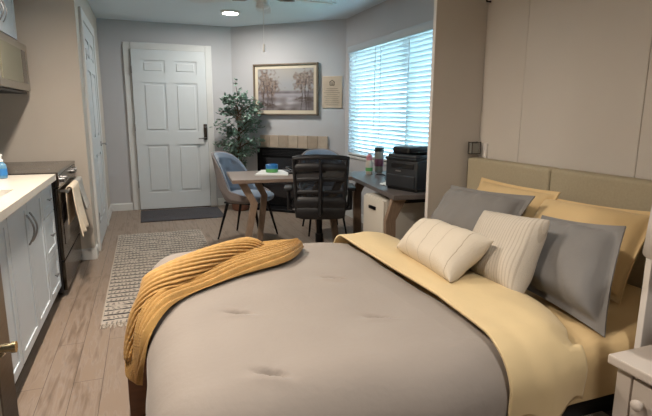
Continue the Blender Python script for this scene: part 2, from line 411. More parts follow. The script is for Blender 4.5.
c = MB(); c.tube([(2.388, 4.95, 2.0), (2.386, 4.952, 1.6), (2.388, 4.95, 1.15)], .004, 6); c.build('tilt_wand', M['trim'], bl)

# outside
nb = thing('neighbouring_house', 'pale clapboard house wall seen through the blind', 'house', (6.2, 7.0, -.3))
s_ = MB()
for k in range(24): s_.box((6.2+.0, 3.5, -.3+k*.15), (6.23+.0, 11, -.3+k*.15+.148), .004, 1)
s_.build('siding', M['siding'], nb, smooth=False)
MB().box((6.25, 3.5, -.3), (6.5, 11, 3.3)).build('wall', M['siding'], nb, smooth=False)
s_ = MB(); s_.box((6.15, 5.6, .8), (6.2, 6.6, 2.0), .01); f = s_.build('window', M['trim'], nb, smooth=False)
MB().box((6.14, 5.68, .88), (6.155, 6.52, 1.92)).build('pane', M['blackglass'], f, smooth=False)
struct(MB().box((2.6, -3, -.4), (14, 16, -.3)).build('ground_outside', M['grass'], smooth=False))

# ------------------------------------------------------------ kitchen
kz = .88; cx = -.62   # counter top, cabinet fronts
def shaker(m_, x, y0, y1, z0, z1):
    m_.box((x+.0005, y0, z0), (x+.014, y1, z1))
    f_ = .045 if (y1-y0) > .2 else .035
    for a, b, c_, d in ((y0, y0+f_, z0, z1), (y1-f_, y1, z0, z1), (y0+f_, y1-f_, z0, z0+f_), (y0+f_, y1-f_, z1-f_, z1)):
        m_.box((x+.0142, a, c_), (x+.02, b, d))
def pull(parent, y, z0, z1, x=-.6):
    m_ = MB(); n_ = 8
    m_.tube([(x+.002, y, z0)]+[(x+.028*sin(pi*(k+.5)/n_)+.004, y, z0+(z1-z0)*(k+.5)/n_) for k in range(n_)]+[(x+.002, y, z1)], .005, 8)
    return m_.build('handle', M['alu'], parent)
cb = thing('base_cabinet', 'white two-door kitchen base cabinet with curved bar pulls under the sink', 'cabinet', (-.9, 2.88, 0))
MB().box((-1.22, 2.50, .1), (cx, 3.288, .838)).build('body', M['cab'], cb, smooth=False)
MB().box((-1.2, 2.50, 0), (cx-.06, 3.288, .1)).build('toe_kick', M['black'], cb, smooth=False)
for y0, y1, hy in ((2.504, 2.89, 2.855), (2.896, 3.284, 2.93)):
    m_ = MB(); shaker(m_, cx, y0, y1, .105, .832); d = m_.build('door', M['cab'], cb, smooth=False); pull(d, hy, .60, .76)
cb = thing('drawer_cabinet', 'narrow white drawer cabinet with small knobs beside the black range', 'cabinet', (-.9, 3.48, 0))
MB().box((-1.22, 3.292, .1), (cx, 3.655, .838)).build('body', M['cab'], cb, smooth=False)
MB().box((-1.2, 3.292, 0), (cx-.06, 3.655, .1)).build('toe_kick', M['black'], cb, smooth=False)
for z0, z1 in ((.105, .37), (.376, .64), (.646, .832)):
    m_ = MB(); shaker(m_, cx, 3.296, 3.651, z0, z1); d = m_.build('drawer', M['cab'], cb, smooth=False)
    k = MB(); k.tube([(-.602, 3.47, (z0+z1)/2), (-.584, 3.47, (z0+z1)/2)], .005, 8); k.tube([(-.584, 3.44, (z0+z1)/2), (-.584, 3.50, (z0+z1)/2)], .006, 8); k.build('knob', M['alu'], d)
ct = thing('kitchen_worktop', 'cream quartz worktop running along the kitchen with a sink cut-out', 'worktop', (-.9, 3.0, .838))
m_ = MB(); x0, x1, y0, y1 = -1.22, -.57, 2.15, 3.665; hx0, hx1, hy0, hy1 = -1.05, -.665, 2.3, 2.97
for a, b in (((x0, y0), (hx0, y1)), ((hx1, y0), (x1, y1)), ((hx0, y0), (hx1, hy0)), ((hx0, hy1), (hx1, y1))): m_.box((a[0], a[1], .84), (b[0], b[1], kz))
m_.build('slab', M['counter'], ct, smooth=False)
m_ = MB(); m_.box((-1.225, y0, kz), (-1.205, y1, kz+.1), .002); m_.build('upstand', M['counter'], ct, smooth=False)
sk = thing('kitchen_sink', 'undermount steel sink set into the cream worktop', 'sink', (-.86, 2.64, .66))
m_ = MB(); m_.box((hx0-.01, hy0-.01, .66), (hx1+.01, hy1+.01, .668))
for a, b in (((hx0-.015, hy0-.015), (hx0, hy1+.015)), ((hx1, hy0-.015), (hx1+.015, hy1+.015)), ((hx0, hy0-.015), (hx1, hy0)), ((hx0, hy1), (hx1, hy1+.015))): m_.box((a[0], a[1], .66), (b[0], b[1], .839))
m_.build('basin', mat('satin_basin', '#8a7b69', .5, .3), sk, smooth=False)
m_ = MB(); m_.lathe([(.04, .668), (.045, .672), (.02, .672), (.018, .669)], (-.86, 2.6, 0)); m_.build('drain', M['alu'], sk)
bs = thing('sink_base_cabinet', 'white cabinet end beside the refrigerator', 'cabinet', (-.9, 2.3, 0))
MB().box((-1.22, 2.15, .1), (cx, 2.496, .838)).build('body', M['cab'], bs, smooth=False)
MB().box((-1.2, 2.15, 0), (cx-.06, 2.496, .1)).build('toe_kick', M['black'], bs, smooth=False)
m_ = MB(); shaker(m_, cx, 2.156, 2.49, .105, .832); m_.build('door', M['cab'], bs, smooth=False)
# soap bottle
so = thing('soap_bottle', 'blue hand soap bottle with a white pump at the back of the worktop', 'soap bottle', (-.835, 3.50, kz))
m_ = MB(); m_.lathe([(.02, .0), (.027, .004), (.028, .07), (.024, .088), (.011, .098), (.011, .108)], (-.835, 3.50, kz), 20); bo = m_.build('bottle', M['soapb'], so)
m_ = MB(); m_.lathe([(.0288, .02), (.0288, .062)], (-.835, 3.50, kz), 20, False); m_.build('wrap', M['blue'], bo)
m_ = MB(); m_.lathe([(.013, .105), (.013, .118), (.005, .12), (.005, .14)], (-.835, 3.50, kz), 14); m_.box((-.865, 3.494, kz+.138), (-.825, 3.506, kz+.148), .003); m_.build('pump', M['paper'], so)
# range
rg = thing('kitchen_range', 'black and steel electric range with a glass cooktop', 'range', (-.9, 4.14, 0))
ry0, ry1, rf = 3.70, 4.60, -.575
m_ = MB(); m_.box((-1.2, ry0, .03), (rf-.02, ry1, .862), .004); m_.build('body', M['black'], rg, smooth=False)
m_ = MB(); m_.box((-1.21, ry0, .862), (rf+.012, ry1, .885), .005); cktop = m_.build('cooktop', M['cooktop'], rg, smooth=False)
for (x, y, r_) in ((-.75, 3.92, .1), (-.75, 4.36, .085), (-1.0, 3.92, .08), (-1.0, 4.36, .1)):
    MB().lathe([(r_, .8851), (r_+.003, .8856), (r_+.006, .8851)], (x, y, 0), 32, False).build('burner_ring', M['alu'], cktop)
m_ = MB(); m_.box((rf-.022, ry0+.003, .78), (rf+.012, ry1-.003, .86), .006); cp = m_.build('control_panel', M['dsteel'], rg, smooth=False)
for y in (3.82, 3.94, 4.36, 4.48):
    m_ = MB(); m_.tube([(rf+.012, y, .822), (rf+.034, y, .822)], .018, 16); m_.build('knob', M['alu'], cp)
m_ = MB(); m_.box((rf-.022, ry0+.003, .27), (rf+.004, ry1-.003, .775), .006); od = m_.build('oven_door', M['dsteel'], rg, smooth=False)
m_ = MB(); m_.box((rf+.002, ry0+.1, .36), (rf+.007, ry1-.1, .66), .002); m_.build('window', M['blackglass'], od, smooth=False)
m_ = MB(); m_.tube([(rf+.05, ry0+.05, .745), (rf+.05, ry1-.05, .745)], .012, 12)
for y in (ry0+.09, ry1-.09): m_.box((rf, y-.012, .737), (rf+.05, y+.012, .753), .003)
m_.build('handle', M['steel'], od)
m_ = MB(); m_.box((rf-.022, ry0+.003, .05), (rf+.004, ry1-.003, .26), .006); m_.build('drawer', M['dsteel'], rg, smooth=False)
m_ = MB(); m_.box((rf-.022, ry0+.003, .262), (rf-.008, ry1-.003, .268)); m_.build('gap_strip', M['black'], rg, smooth=False)
# towels over the oven handle
def towel(name, y0, y1, zt, zb, col, x, lab, fl, rx=.02):
    hx = rf+.05
    def fn(u, v):
        s = v*(2*(zt-zb)+.06); Lh = zt-zb-.06*(0)
        y = y0+(y1-y0)*u
        wv = .010*sin(u*pi*5+.7)+.006*sin(u*pi*9+1)
        top = pi*rx
        if s < Lh*.75: px, z = hx-rx-.0, zb+(zt-zb)*.25+s
        elif s < Lh*.75+top:
            a = (s-Lh*.75)/rx; px, z = hx-rx*cos(a), zt+rx*sin(a)
        else:
            q = (s-Lh*.75-top); k = min(1, q/(zt-zb)); px, z = hx+rx+(wv+.034)*k**1.3, zt-q
            y = (y0+y1)/2+(y-(y0+y1)/2)*(1+fl*k)
        return V((px, y, max(z, zb)))
    m_ = MB(); m_.grid(fn, 40, 46)
    o = m_.build(name, col, None, solid=.006, ang=180); tag(o, lab, 'towel', 'hand towels on the range handle'); base_origin(o, (hx, (y0+y1)/2, zt)); return o
towel('hand_towel', 3.86, 4.20, .745, .40, M['towel'], 0, 'long cream hand towel draped over the oven handle', .22, .022)
towel('hand_towel', 4.22, 4.44, .745, .53, M['towel2'], 0, 'shorter grey hand towel hanging further along the oven handle', .1, .021)
# microwave
mw = thing('microwave', 'stainless over-the-range microwave mounted under the wall cabinet', 'microwave', (-1.02, 4.2, 1.44))
m_ = MB(); m_.box((-1.225, 3.66, 1.44), (-.86, 4.56, 1.80), .004); m_.build('body', M['dsteel'], mw, smooth=False)
m_ = MB(); m_.box((-.86, 3.67, 1.445), (-.825, 4.55, 1.795), .006); dr = m_.build('door', M['steel'], mw, smooth=False)
m_ = MB(); m_.box((-.826, 3.72, 1.495), (-.820, 4.32, 1.74), .002); m_.build('window', mat('microwave_window', '#77745f', .3), dr, smooth=False)
m_ = MB(); m_.box((-.826, 4.33, 1.50), (-.821, 4.47, 1.74), .002); m_.build('keypad', M['cooktop'], dr, smooth=False)
m_ = MB(); m_.box((-1.2, 3.68, 1.425), (-.85, 4.54, 1.44)); m_.build('vent_grille', M['black'], mw, smooth=False)
wc = thing('wall_cabinet', 'white wall cabinet above the microwave with a curved pull', 'cabinet', (-1.05, 4.2, 1.83))
MB().box((-1.225, 3.66, 1.83), (-.90, 4.56, H-.01)).build('body', M['cab'], wc, smooth=False)
for y0, y1, hy in ((3.664, 4.108, 4.06), (4.112, 4.556, 4.15)):
    m_ = MB(); shaker(m_, -.90, y0, y1, 1.834, H-.02); d = m_.build('door', M['cab'], wc, smooth=False); pull(d, hy, 1.9, 2.05, -.88)
# refrigerator with its door standing open
fr = thing('refrigerator', 'dark stainless refrigerator door standing open with a bar handle at the near kitchen end', 'refrigerator', (-.9, .7, 0))
MB().box((-1.2, .25, .03), (-.66, 1.20, 1.75), .008).build('body', M['black'], fr, smooth=False)
d = MB().box((-.655, 1.115, .08), (-.316, 1.225, 1.74), .004, 2).build('door', M['fsteel'], fr, smooth=False)
MB().box((-.65, 1.108, .085), (-.318, 1.115, 1.735), .002, 1).build('lit_front_sheet', mat('lit_satin_door', '#a79e8e', .45, .3), d, smooth=False)  # thin paler sheet: light falling on this door face put into its colour
hz = .822
m_ = MB(); m_.tube([(-.62, 1.06, hz), (-.272, 1.06, hz)], .0085, 14)
m_.tube([(-.29, 1.06, hz), (-.292, 1.077, hz-.012), (-.312, 1.11, hz-.04)], .0075, 10); m_.tube([(-.60, 1.06, hz), (-.60, 1.11, hz-.03)], .0075, 10)
m_.tube([(-.272, 1.06, hz), (-.264, 1.06, hz)], .0115, 12); m_.build('handle', M['brass'], d)

# ------------------------------------------------------------ bed cabinet (folding wall bed surround)
PX, BX = 1.77, 2.15
wb = thing('wall_bed_cabinet', 'off-white wall bed surround with a deep side panel and seamed back panels', 'cabinet', (2.1, 2.0, 0))
MB().box((PX, 2.80, 0), (2.40, 2.83, 2.42), .001, 1).build('side_panel', M['panel'], wb, smooth=False)
MB().box((PX-.004, 2.799, 0), (PX, 2.831, 2.42)).build('edge_strip', M['panelw'], wb, smooth=False)
MB().box((1.478, 1.030, 0), (2.40, 1.048, 2.42), .001, 1).build('side_panel', M['panel'], wb, smooth=False)
MB().box((1.474, 1.029, 0), (1.478, 1.049, 2.42)).build('edge_strip', M['panelw'], wb, smooth=False)
for y0, y1 in ((2.417, 2.80), (1.639, 2.4155), (1.051, 1.6365)):
    MB().box((BX, y0, 0), (BX+.02, y1, 2.42), .002, 1).build('back_panel', M['panel'], wb, smooth=False)
MB().box((BX+.02, 1.051, 0), (BX+.03, 2.8, 2.42)).build('backing', M['panel'], wb, smooth=False)
MB().box((BX-.012, 2.700, 1.0), (BX, 2.755, 1.095), .002).build('end_trim', M['panelw'], wb)
m_ = MB(); m_.tube([(2.149, 2.77, 2.0), (2.12, 2.77, 2.0), (2.115, 2.77, 2.015)], .006, 8); m_.build('latch', M['blackm'], wb)
hk = thing('wire_holder', 'small dark-rimmed square wire holder in the corner above the headboard', 'holder', (2.08, 2.775, 1.02))
m_ = MB()
hx, hy = 2.085, 2.752
q = [(hx-.032, hy-.012), (hx+.034, hy-.012), (hx+.034, hy+.028), (hx-.032, hy+.028)]
for z in (1.026, 1.10): m_.tube([(a, b, z) for a, b in q], .003, 6, True)
for a, b in q: m_.tube([(a, b, 1.024), (a, b, 1.105)], .003, 6)
m_.build('wire_frame', M['wire'], hk)
m_ = MB(); m_.box((hx-.027, hy-.006, 1.026), (hx+.029, hy+.022, 1.095), .004); m_.build('cup', M['smoke'], hk)

# ------------------------------------------------------------ bed
bed = thing('bed_frame', 'low wall bed frame with a beige upholstered two-section headboard', 'bed', (1.0, 1.75, 0))
for y0, y1 in ((2.052, 2.775), (1.09, 2.046)):
    m_ = MB(); m_.box((2.045, y0, .32), (2.14, y1, 1.0), .022, 4); m_.build('headboard', M['headboard'], bed)
m_ = MB(); m_.box((.06, 1.12, .25), (2.04, 2.42, .345), .004); m_.build('platform', M['black'], bed, smooth=False)
m_ = MB(); m_.box((.95, .985, .235), (1.62, 1.02, .285), .003); m_.box((.95, 1.02, .245), (1.455, 1.13, .26)); m_.build('side_rail', M['nsw'], bed, smooth=False)
m_ = MB(); m_.box((.95, 2.43, .235), (2.02, 2.46, .285), .003); m_.build('side_rail', M['nsw'], bed, smooth=False)
for x, y in ((1.6, 1.08), (1.0, 1.08), (1.6, 2.38), (.95, 2.38)):
    MB().box((x-.025, y-.025, 0), (x+.025, y+.025, .25), .004).build('leg', M['blackm'], bed)
m_ = MB(); m_.box((-.125, 2.02, .0), (-.045, 2.12, .33), .006); m_.box((-.05, 2.03, .24), (.08, 2.11, .30), .006); lg = m_.build('foot_leg', M['darkwood'], bed)
m_ = MB(); m_.box((-.075, 1.985, .0), (-.040, 2.018, .03), .006); m_.build('brass_foot', M['brass'], lg)
m_ = MB(); m_.box((-.085+.07, 1.2, .0), (.05, 1.29, .3), .006); m_.build('foot_leg', M['darkwood'], bed)

# mattress with fitted sheet
def soft_box(lo, hi, r, amp=.004, s=6):
    m_ = MB(); m_.box(lo, hi, r, 5)
    return m_
mt = thing('mattress', 'mattress in a mustard yellow fitted sheet showing beside the grey pillow', 'mattress', (1.0, 1.77, .35))
def mat_fn():
    m_ = MB(); n1, n2 = 60, 60
    x0, x1, y0, y1 = .05, 2.03, 1.075, 2.46; r_ = .05; z1, z0 = .545, .352
    # rounded slab as a closed loop of rings from bottom up
    prof = [(0, z0), (0, z0+.05), (.004, z0+.10), (0, z1-.05), (-.012, z1-.018), (-.035, z1-.003), (-.06, z1)]
    per = []
    def loop(ins, z):
        pts = []
        c = .05
        def seg(a, b, n):
            for i in range(n): t = i/n; pts.append((a[0]+(b[0]-a[0])*t, a[1]+(b[1]-a[1])*t))
        X0, X1, Y0, Y1 = x0-ins, x1+ins, y0-ins, y1+ins
        seg((X0+c, Y0), (X1-c, Y0), 60); seg((X1-c, Y0), (X1, Y0+c), 3); seg((X1, Y0+c), (X1, Y1-c), 30); seg((X1, Y1-c), (X1-c, Y1), 3)
        seg((X1-c, Y1), (X0+c, Y1), 40); seg((X0+c, Y1), (X0, Y1-c), 3); seg((X0, Y1-c), (X0, Y0+c), 30); seg((X0, Y0+c), (X0+c, Y0), 3)
        out = []
        for x, y in pts:
            k = 1 if z < z1-.03 else 0
            w_ = k*(.010*nz(x*2+z*9, y*2, z*6, 1.7)+.006*nz(x*7+z*14, y*7, z*9))
            out.append((x, y-w_ if y < 1.5 else y+w_, z+.004*nz(x, y, 0, 5)))
        return out
    prev = None
    for ins, z in prof:
        r2 = m_.ring(loop(ins, z))
        if prev: m_.bridge(prev, r2)
        else: m_.b.faces.new(r2[::-1])
        prev = r2
    m_.b.faces.new(prev)
    return m_
mat_fn().build('fitted_sheet', M['sheet'], mt, ang=60)

# draping helper
def drape(u, v, rx0, rx1, ry0, ry1, r, z):
    """u,v flat coordinates; inner rectangle rx,ry stays flat, the rest folds down"""
    cxx = min(max(u, rx0), rx1); cyy = min(max(v, ry0), ry1)
    dx, dy = u-cxx, v-cyy; D = hypot(dx, dy)
    if D < 1e-9: return V((u, v, z)), V((0, 0, 1)), 0.
    ex, ey = dx/D, dy/D
    if D < r*pi/2: a = D/r; h_ = r*sin(a); dr = r*(1-cos(a))
    else: a = pi/2; h_ = r; dr = r+(D-r*pi/2)
    n_ = V((ex*sin(a), ey*sin(a), cos(a)))
    return V((cxx+ex*h_, cyy+ey*h_, z-dr)), n_, D

tufts = [(.26, 1.54), (.27, 1.13), (.70, 1.37), (.70, 1.79)]
def duv(u, v):
    x = -.36+(.985+.36)*u; y = .60+(2.78-.60)*v
    xx = x; yy = y
    p, n_, D = drape(x, y, .12, 9, 1.13, 2.30, .15, .618)
    puff = .016*nz(x, y, 0, 2.1)+.006*nz(x, y, 3, 6)
    for tx, ty in tufts:
        d = hypot((p.x-tx)*.75, (p.y-ty)*1.0) if D < .2 else 9
        puff -= .004*exp(-(d/.014)**2)+.004*exp(-(d/.09)**2)
        ca_, sa_ = (p.x-tx)*.94-(p.y-ty)*.34, (p.x-tx)*.34+(p.y-ty)*.94
        if d < 1: puff -= .027*exp(-(ca_/.040)**2-((sa_+ca_*.25)/.010)**2)-.006*exp(-(ca_/.06)**2-((sa_+.028)/.018)**2)
        # creases radiating from each stitch
        if d < .12: puff += .0015*sin(4*math.atan2(p.y-ty, p.x-tx))*exp(-(d/.05)**2)
    puff += .012*(1-((2*u-1)**4))-.012*max(0, (u-.9)/.1)
    if D > .2: puff += .014*sin(x*9+y*11)*min(1, (D-.2)/.25)
    p = p+n_*puff
    p.z = max(p.z, .18)
    return p
m_ = MB(); m_.grid(duv, 230, 300)
dv = m_.build('duvet', M['duvet'], None, solid=.02, ang=180, off=-1.)
tag(dv, 'grey taupe tufted duvet spread over the bed', 'duvet'); base_origin(dv, (.5, 1.75, .35))

def fold(u, v):
    wv = .008*sin(v*7)+.005*nz(v*4, 1, 2)
    x0 = .955+.035*sin(v*3.1)*0; x1 = 1.34+.02*sin(v*5+1)+wv
    y = .835+(2.70-.835)*v
    if y < 1.42: k_ = min(1, (1.42-y)/.36); x1 -= .15*k_**1.5; x0 -= .045*k_
    x = x0+(x1-x0)*u
    yy = y+.02*sin(u*9)*max(0., min(1., (.2-v)/.15))
    p, n_, D = drape(x, yy, -9, 9, 1.12, 2.33, .13, .632)
    e = .030*(1-u)**.5 if u > 0 else .03
    # edge toward the mattress drops down to the sheet
    dn = max(0., (u-.5)/.5)
    rp = .010*nz(x*5, y*1.2, 4)+.005*nz(x*14, y*3, 1)
    if D > .15: rp += .005*sin(x*24+1.2*y)*min(1, (D-.15)/.15)
    h_ = rp-(.055*dn**2 if D < .1 else .02*dn)
    p = p+n_*(h_+.018)
    return p
m_ = MB(); m_.grid(fold, 60, 150)
fs = m_.build('folded_sheet', M['fold'], None, solid=.010, ang=180, off=-1.)
tag(fs, 'yellow top sheet folded back over the grey duvet and hanging down the side', 'sheet'); base_origin(fs, (1.15, 1.75, .5))
for q_ in (fs,):
    pass

# ------------------------------------------------------------ pillows
def pillow(name, w, h, t, flange, mtl, center, face, up, label, cat='pillow', grp=None, seed=1, wr=.008, pw=2.6, corners=None):
    """cushion of width w, height h, thickness t; face = normal direction, up = direction of its height"""
    f_ = V(face).normalized(); u_ = V(up); u_ = (u_-f_*u_.dot(f_)).normalized(); s_ = u_.cross(f_).normalized()
    m_ = MB(); n = 44
    def pt(a, b, sgn):
        x = (a*2-1); y = (b*2-1)
        iw, ih = w/2-flange, h/2-flange
        X = x*w/2; Y = y*h/2
        ax, ay = min(1, abs(X)/iw), min(1, abs(Y)/ih)
        th = t/2*((1-ax**(pw+1.2))*(1-ay**(pw+1.2)))**.5
        # pull in the middle of the edges
        pin = .03*(1-abs(y)**2)*abs(x)**3*w; pin2 = .028*(1-abs(x)**2)*abs(y)**3*h
        X -= math.copysign(pin, X); Y -= math.copysign(pin2, Y)
        th += (wr*nz(X*1+seed*3, Y, seed, 9)+wr*.7*nz(X*1+seed, Y*.4, seed, 22))*min(1, th/(t*.15))
        droop = -.0
        return V((X, Y, sgn*(th+.003)))
    va = [[None]*n for _ in range(n)]; vb = [[None]*n for _ in range(n)]
    for i in range(n):
        for j in range(n):
            a, b = i/(n-1), j/(n-1)
            a = .5-.5*cos(pi*a)*1.0 if True else a
            b = .5-.5*cos(pi*b)
            va[i][j] = m_.b.verts.new(pt(a, b, 1)); vb[i][j] = m_.b.verts.new(pt(a, b, -1))
    for i in range(n-1):
        for j in range(n-1):
            m_.b.faces.new((va[i][j], va[i+1][j], va[i+1][j+1], va[i][j+1])); m_.b.faces.new((vb[i][j], vb[i][j+1], vb[i+1][j+1], vb[i+1][j]))
    for i in range(n-1):
        for (p, q) in (((i, 0), (i+1, 0)), ((i+1, n-1), (i, n-1))): m_.b.faces.new((va[p[0]][p[1]], vb[p[0]][p[1]], vb[q[0]][q[1]], va[q[0]][q[1]]))
        for (p, q) in (((0, i+1), (0, i)), ((n-1, i), (n-1, i+1))): m_.b.faces.new((va[p[0]][p[1]], vb[p[0]][p[1]], vb[q[0]][q[1]], va[q[0]][q[1]]))
    MW = Matrix.Translation(V(center)) @ Matrix((s_, u_, f_)).transposed().to_4x4()
    if corners:
        iv = MW.inverted(); q = {}
        for c in corners:
            l = iv @ V(c); q[(l.x > 0, l.y > 0)] = l-V((math.copysign(w/2, l.x), math.copysign(h/2, l.y), 0))
        for v in m_.b.verts:
            a, b = min(1, max(0, v.co.x/w+.5)), min(1, max(0, v.co.y/h+.5))
            v.co += q[(False, False)]*(1-a)*(1-b)+q[(True, False)]*a*(1-b)+q[(False, True)]*(1-a)*b+q[(True, True)]*a*b
    o = m_.build(name, mtl, None, ang=75)
    o.matrix_world = MW
    tag(o, label, cat, grp); return o
def lean(bot, top, half=0):
    """centre from bottom-edge and top-edge midpoints"""
    b, t = V(bot), V(top); return (b+t)/2, (t-b).normalized(), (t-b).length
def pil(name, bl_, br_, tl_, tr_, t, flange, mtl, label, **k):
    bl_, br_, tl_, tr_ = map(V, (bl_, br_, tl_, tr_))
    c = (bl_+br_+tl_+tr_)/4; up = ((tl_+tr_)-(bl_+br_))/2; sd = ((br_+tr_)-(bl_+tl_))/2
    face = sd.cross(up)
    if face.x > 0: face = -face
    return pillow(name, sd.length, up.length, t, flange, mtl, c, face, up, label, corners=(bl_, br_, tl_, tr_), **k)
pil('pillow', (1.80, 2.50, .55), (1.80, 1.88, .55), (1.96, 2.50, .90), (1.96, 1.88, .90), .15, .02, M['sheet'], 'yellow pillow half hidden behind the rear grey sham', seed=2)
pil('pillow', (1.74, 1.97, .57), (1.70, 1.29, .56), (1.96, 1.97, .865), (1.95, 1.35, .895), .16, .02, M['sheet'], 'yellow pillow leaning on the near section of the headboard', seed=3)
pil('pillow_sham', (1.54, 2.48, .575), (1.58, 1.86, .575), (1.74, 2.50, .86), (1.79, 1.87, .89), .19, .03, M['sham'], 'grey flanged sham farthest from the camera', cat='pillow', seed=5, wr=.012)
pil('pillow_sham', (1.45, 1.62, .575), (1.40, 1.10, .555), (1.66, 1.68, .84), (1.63, 1.25, .885), .19, .03, M['sham'], 'grey flanged sham nearest the nightstand', cat='pillow', seed=8, wr=.012)
pil('throw_cushion', (1.28, 1.73, .615), (1.25, 1.35, .61), (1.45, 1.81, .85), (1.44, 1.42, .885), .15, .0, M['cushstripe'], 'square ivory ribbed cushion between the two grey shams', cat='cushion', seed=11, pw=2.2)
pil('lumbar_cushion', (1.08, 1.96, .668), (1.05, 1.485, .662), (1.27, 2.03, .775), (1.25, 1.50, .80), .14, .0, M['lumb'], 'small oblong ivory cushion with thin lines lying at the front', cat='cushion', seed=14, pw=2.2)

# ------------------------------------------------------------ knitted throw
def poly_at(P, t):
    # catmull-rom through points, t in 0..1
    n = len(P)-1; f = t*n; i = min(int(f), n-1); q = f-i
    p0, p1, p2, p3 = P[max(i-1, 0)], P[i], P[i+1], P[min(i+2, n)]
    return .5*((2*p1)+(p2-p0)*q+(2*p0-5*p1+4*p2-p3)*q*q+(3*p1-p0-3*p2+p3)*q**3)
U_ = [V(p) for p in ((.68, 2.27, .640), (.52, 2.28, .642), (.34, 2.22, .642), (.16, 2.11, .640), (.05, 2.04, .632), (-.02, 1.96, .605), (-.065, 1.90, .53), (-.094, 1.83, .42), (-.098, 1.76, .350))]
L_ = [V(p) for p in ((.70, 2.20, .642), (.57, 2.00, .646), (.34, 1.87, .648), (.20, 1.78, .648), (.10, 1.71, .640), (.035, 1.64, .626), (-.02, 1.58, .57), (-.045, 1.58, .47), (-.055, 1.62, .38))]
def knitpt(t, s):
    a, b = poly_at(U_, t), poly_at(L_, t)
    p = a.lerp(b, s)
    d = poly_at(U_, min(1, t+.01)).lerp(poly_at(L_, min(1, t+.01)), s)-poly_at(U_, max(0, t-.01)).lerp(poly_at(L_, max(0, t-.01)), s)
    n_ = (b-a).cross(d)
    n_.normalize()
    if n_.z < 0 and t < .7: n_ = -n_
    if t >= .7:
        if n_.x > 0: n_ = -n_
    edge = min(1, s/.06, (1-s)/.06)**.5 if 0 < s < 1 else 0
    if t > .965: edge *= max(0, (1-t)/.035)**.5
    if t < .02: edge *= max(0, t/.02)**.5
    ph = s*12+2.2*t+.8*sin(t*5+s*2)
    rib = abs(sin(pi*ph))**.7*.023
    st = .0012*sin(2*pi*(t*90+.5*(1-2*(int(ph) % 2))*(ph % 1)))
    bul = .016*sin(pi*s)*(1-.4*t)+.018*nz(t*4, s*3, 5)
    return p+n_*((bul+rib+st)*edge)
m_ = MB(); vs = m_.grid(lambda u, v: knitpt(u, v), 260, 150)
# second, bunched fold on top along the far side
C_ = [V(p) for p in ((.50, 2.20, .668), (.41, 2.18, .676), (.30, 2.10, .680), (.19, 2.00, .680), (.09, 1.90, .672), (.01, 1.82, .650), (-.045, 1.78, .57), (-.070, 1.75, .48), (-.075, 1.72, .41))]
def lobe(u, v):
    t = v; p = poly_at(C_, t); d = (poly_at(C_, min(1, t+.01))-poly_at(C_, max(0, t-.01))).normalized()
    upv = V((0, 0, 1)) if t < .6 else V((0, 0, 1)).lerp(V((-1, 0, 0)), min(1, (t-.6)/.15)).normalized()
    sd = d.cross(upv).normalized(); upn = sd.cross(d).normalized()
    a = 2*pi*u+t*5
    taper = min(1, (t+.004)/.10)**.55*min(1, (1.004-t)/.06)**.5
    w_ = .070*taper*(1-.12*sin(t*9)); h_ = .036*taper
    rib = 1+.3*(abs(sin(a*8.0+t*6))**.7-.5)+.02*sin(t*260)
    return p+sd*cos(2*pi*u)*w_*rib+upn*sin(2*pi*u)*h_*rib
m_.grid(lobe, 160, 170, closeu=True)
kn = m_.build('knitted_throw', M['knit'], None, ang=180)
tag(kn, 'mustard yellow knitted throw bunched over the far foot corner of the bed', 'blanket'); base_origin(kn, (.2, 1.9, .6))

# ------------------------------------------------------------ nightstand and lamp
ns = thing('nightstand', 'white nightstand with round drawer knobs beside the bed', 'nightstand', (1.44, .71, 0))
nx0, nx1, ny0, ny1 = 1.25, 1.70, .46, .93
m_ = MB(); m_.box((nx0-.02, ny0-.02, .572), (nx1+.02, ny1+.02, .60), .005); m_.build('top', M['nsw'], ns, smooth=False)
m_ = MB(); m_.box((nx0+.012, ny0+.01, .12), (nx1, ny1-.01, .572)); m_.build('body', M['nsw'], ns, smooth=False)
for x, y in ((nx0, ny0), (nx0, ny1-.045), (nx1-.045, ny0), (nx1-.045, ny1-.045)):
    m_ = MB(); m_.box((x, y, 0), (x+.045, y+.045, .571), .003); m_.build('leg', M['nsw'], ns, smooth=False)
for z0, z1 in ((.36, .555), (.15, .345)):
    m_ = MB(); m_.box((nx0-.002, ny0+.052, z0), (nx0+.02, ny1-.052, z1), .004); d = m_.build('drawer', M['nsw'], ns, smooth=False)
    for ky in (.845, .545):
        k = MB(); c_ = V((nx0-.002, ky, (z0+z1)/2+.04))
        k.tube([c_, c_+V((-.012, 0, 0)), c_+V((-.016, 0, 0)), c_+V((-.026, 0, 0)), c_+V((-.031, 0, 0))], [.007, .007, .015, .016, .009], 16); k.build('knob', M['nsw'], d)
lp = thing('table_lamp', 'table lamp with a pale drum shade on the nightstand', 'lamp', (1.375, .815, .60))
lx, ly = 1.375, .815
m_ = MB(); m_.lathe([(.07, .60), (.072, .612), (.02, .625), (.045, .66), (.06, .70), (.045, .76), (.012, .80), (.010, .93)], (lx, ly, 0)); m_.build('base', M['nsw'], lp)
m_ = MB(); m_.lathe([(.142, .905), (.130, 1.13)], (lx, ly, 0), 40, False); m_.build('lamp_shade', M['lampsh'], lp, solid=.003, ang=80)
m_ = MB(); m_.lathe([(.02, .93), (.022, .96), (.03, 1.0), (.0, 1.03)], (lx, ly, 0), 12, False); m_.build('bulb', M['paper'], lp)

